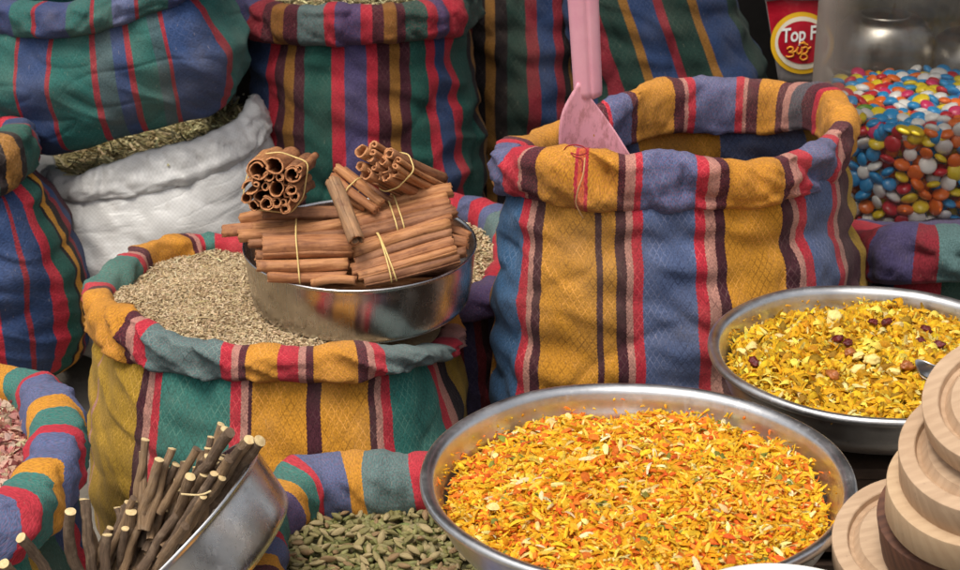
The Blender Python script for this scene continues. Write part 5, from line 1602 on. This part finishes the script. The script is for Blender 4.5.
def disc(ctr_, ax_, rad, th, mat_, label, holes=None):
    M = frame_from(ax_, ctr_, RGT)
    b = .0014
    prof = [(0.001, -th), (rad - b, -th), (rad - .0004, -th + .0005), (rad, -th + b), (rad, -b), (rad - .0004, -.0004), (rad - b, 0), (rad - .014, 0), (rad - .0150, -.0008), (rad - .0165, -.0065), (rad - .020, -.008), (rad - .0245, -.003), (rad - .026, 0),
            (rad - .045, 0), (rad - .046, -.005), (rad - .050, -.006), (rad - .053, -.0005), (rad - .055, 0), (.001, 0)]
    v, f = lathe(prof, 128, M)
    root = empty('wooden_disc', ctr_, label, 'wooden disc', 'turned wooden discs stacked at the right')
    db = mesh_obj('disc_body', v, f, mat_, root)
    db.data.set_sharp_from_angle(angle=R(28))
    loc = Matrix(M.tolist())
    # carved petal hollows: little dished inlays around the middle
    if holes:
        hm = disc_wood('carved_hollow', lin(140, 104, 82), lin(172, 136, 110))
        for k in range(holes):
            a = 2 * math.pi * k / holes + .3
            pr_ = [(.0062, -.001), (.0064, .0007), (.0072, .0010), (.0080, .0007), (.0082, -.001)]
            vv, ff = lathe(pr_, 24)
            vv[:, 0] *= 1.5
            ca_, sa_ = math.cos(a), math.sin(a)
            x = vv[:, 0] * ca_ - vv[:, 1] * sa_ + (rad - .0365) * ca_; y = vv[:, 0] * sa_ + vv[:, 1] * ca_ + (rad - .0365) * sa_
            vv = np.column_stack([x, y, vv[:, 2]]) @ M[:3, :3].T + ctr_
            mesh_obj('carved_ring', vv, ff, hm, root)
    return root


def ax_of(rx, uy, tw):
    a = RGT * rx + UPV * uy + FWD * -tw
    return a / np.linalg.norm(a)


def dpos(px, py, dist):
    d = FWD * FPX + RGT * (px - 480) + UPV * (285 - py)
    return CAM + d / np.linalg.norm(d) * dist


k = 1.0 / 1060
disc(dpos(1008, 398, 1.84), ax_of(-.25, .66, .72), 80 * k, 27 * k, wp, 'topmost pale wooden disc with ring grooves, tilted towards the viewer')
disc(dpos(987, 447, 1.86), ax_of(-.16, .72, .68), 83 * k, 44 * k, wp, 'second pale wooden disc from the top, with a broad grooved rim')
disc(dpos(974, 484, 1.885), ax_of(-.08, .76, .64), 83 * k, 38 * k, wp2, 'pale straw coloured wooden disc just above the dark brown one')
disc(dpos(960, 508, 1.92), ax_of(-.22, .76, .62), 81 * k, 50 * k, wdk, 'dark brown wooden disc between the pale ones')
disc(dpos(916, 538, 1.97), ax_of(-.12, .72, .68), 84 * k, 30 * k, wp, 'lowest pale wooden disc, lying left of the dark one')
crate((dpos(930, 560, 1.95)[0] + .05, dpos(930, 560, 1.95)[1] - 0.02), .11, .10, dpos(930, 600, 1.95)[2] - .05, 'dark wooden crate under the wooden discs')

# pale enamel dish peeking in at the bottom edge
c = P(786, 625, 1.42)
M = np.eye(4); M[:3, 3] = c
rad = 118 / ppm(c)
v, f = lathe(cr(np.array([(.001, -.03), (rad * .6, -.03), (rad - .012, -.008), (rad - .002, -.001), (rad, .001), (rad - .003, .002), (rad - .014, -.004), (rad * .6, -.026), (.001, -.026)]), np.linspace(0, 8, 50), False), 128, M)
tag(mesh_obj('white_dish', v, f, plain_mat('white_enamel', lin(225, 222, 214), .25, .06, 12, .05, .5)), 'white enamel dish peeking in at the bottom edge in front of the orange mix pan', 'dish')
crate((c[0], c[1] - .04), .08, .06, c[2] - .032, 'dark wooden crate under the white dish')

# metal scoop blade resting in the yellow mix, and a slim wooden handle behind
base = P(926, 372, 2.05)
root = empty('metal_scoop', base, 'dull metal scoop lying in the yellow mix, half behind the topmost wooden disc', 'scoop')
o_ = [(915, 362), (921, 360), (932, 364), (950, 372), (955, 384), (940, 388), (930, 380), (920, 374)]
o_ = cr(np.array(o_, float), np.linspace(0, len(o_), 32, endpoint=False))
pc = o_.mean(0)
zt_ = lambda x, y: yzf(x - YC[0], y - YC[1]) + .015
V = []
for sd_ in (0, 1):
    for rg in range(6):
        for x, y in pc + (o_ - pc) * (1 - rg / 5 * .98):
            p = on_plane(x, y, zt_); p[2] += -.0018 * sd_ + .004 * ((x - 930) / 15) ** 2 * .3
            V.append(p)
g1 = grid_faces(32, 6)
mesh_obj('scoop_blade', np.array(V), np.concatenate([g1, g1[:, ::-1] + 192, np.array([(i, (i + 1) % 32, (i + 1) % 32 + 192, i + 192) for i in range(32)])]), steel2, root)
ph_ = on_plane(950, 380, zt_)
v, f = tube(np.array([ph_, ph_ + np.array([.05, -.02, .02]), ph_ + np.array([.12, -.05, .05])]), [.006, .007, .008], 12)
mesh_obj('scoop_handle', v, f, steel2, root)
pa = on_plane(952, 296, zt_)
v, f = tube(np.array([pa, pa + (P(957, 270, pa[1] + .01) - pa), P(964, 235, pa[1] + .02)]), [.0062, .0068, .0072], 16)
for i in range(len(v)): v[i] = v[i] + 0
tag(mesh_obj('wooden_spoon', v, f, disc_wood('spoon_wood', lin(150, 128, 108), lin(188, 168, 146))), 'weathered wooden spoon handle standing in the far right of the yellow mix', 'spoon')

for o in bpy.data.objects:
    if o.parent is not None and o.name.split('.')[0] in ('loose_seeds', 'shreds', 'flakes', 'pale_flakes', 'crumbs', 'stray_shreds', 'straw_bits', 'loose_petals', 'small_pods'):
        o['kind'] = 'stuff'
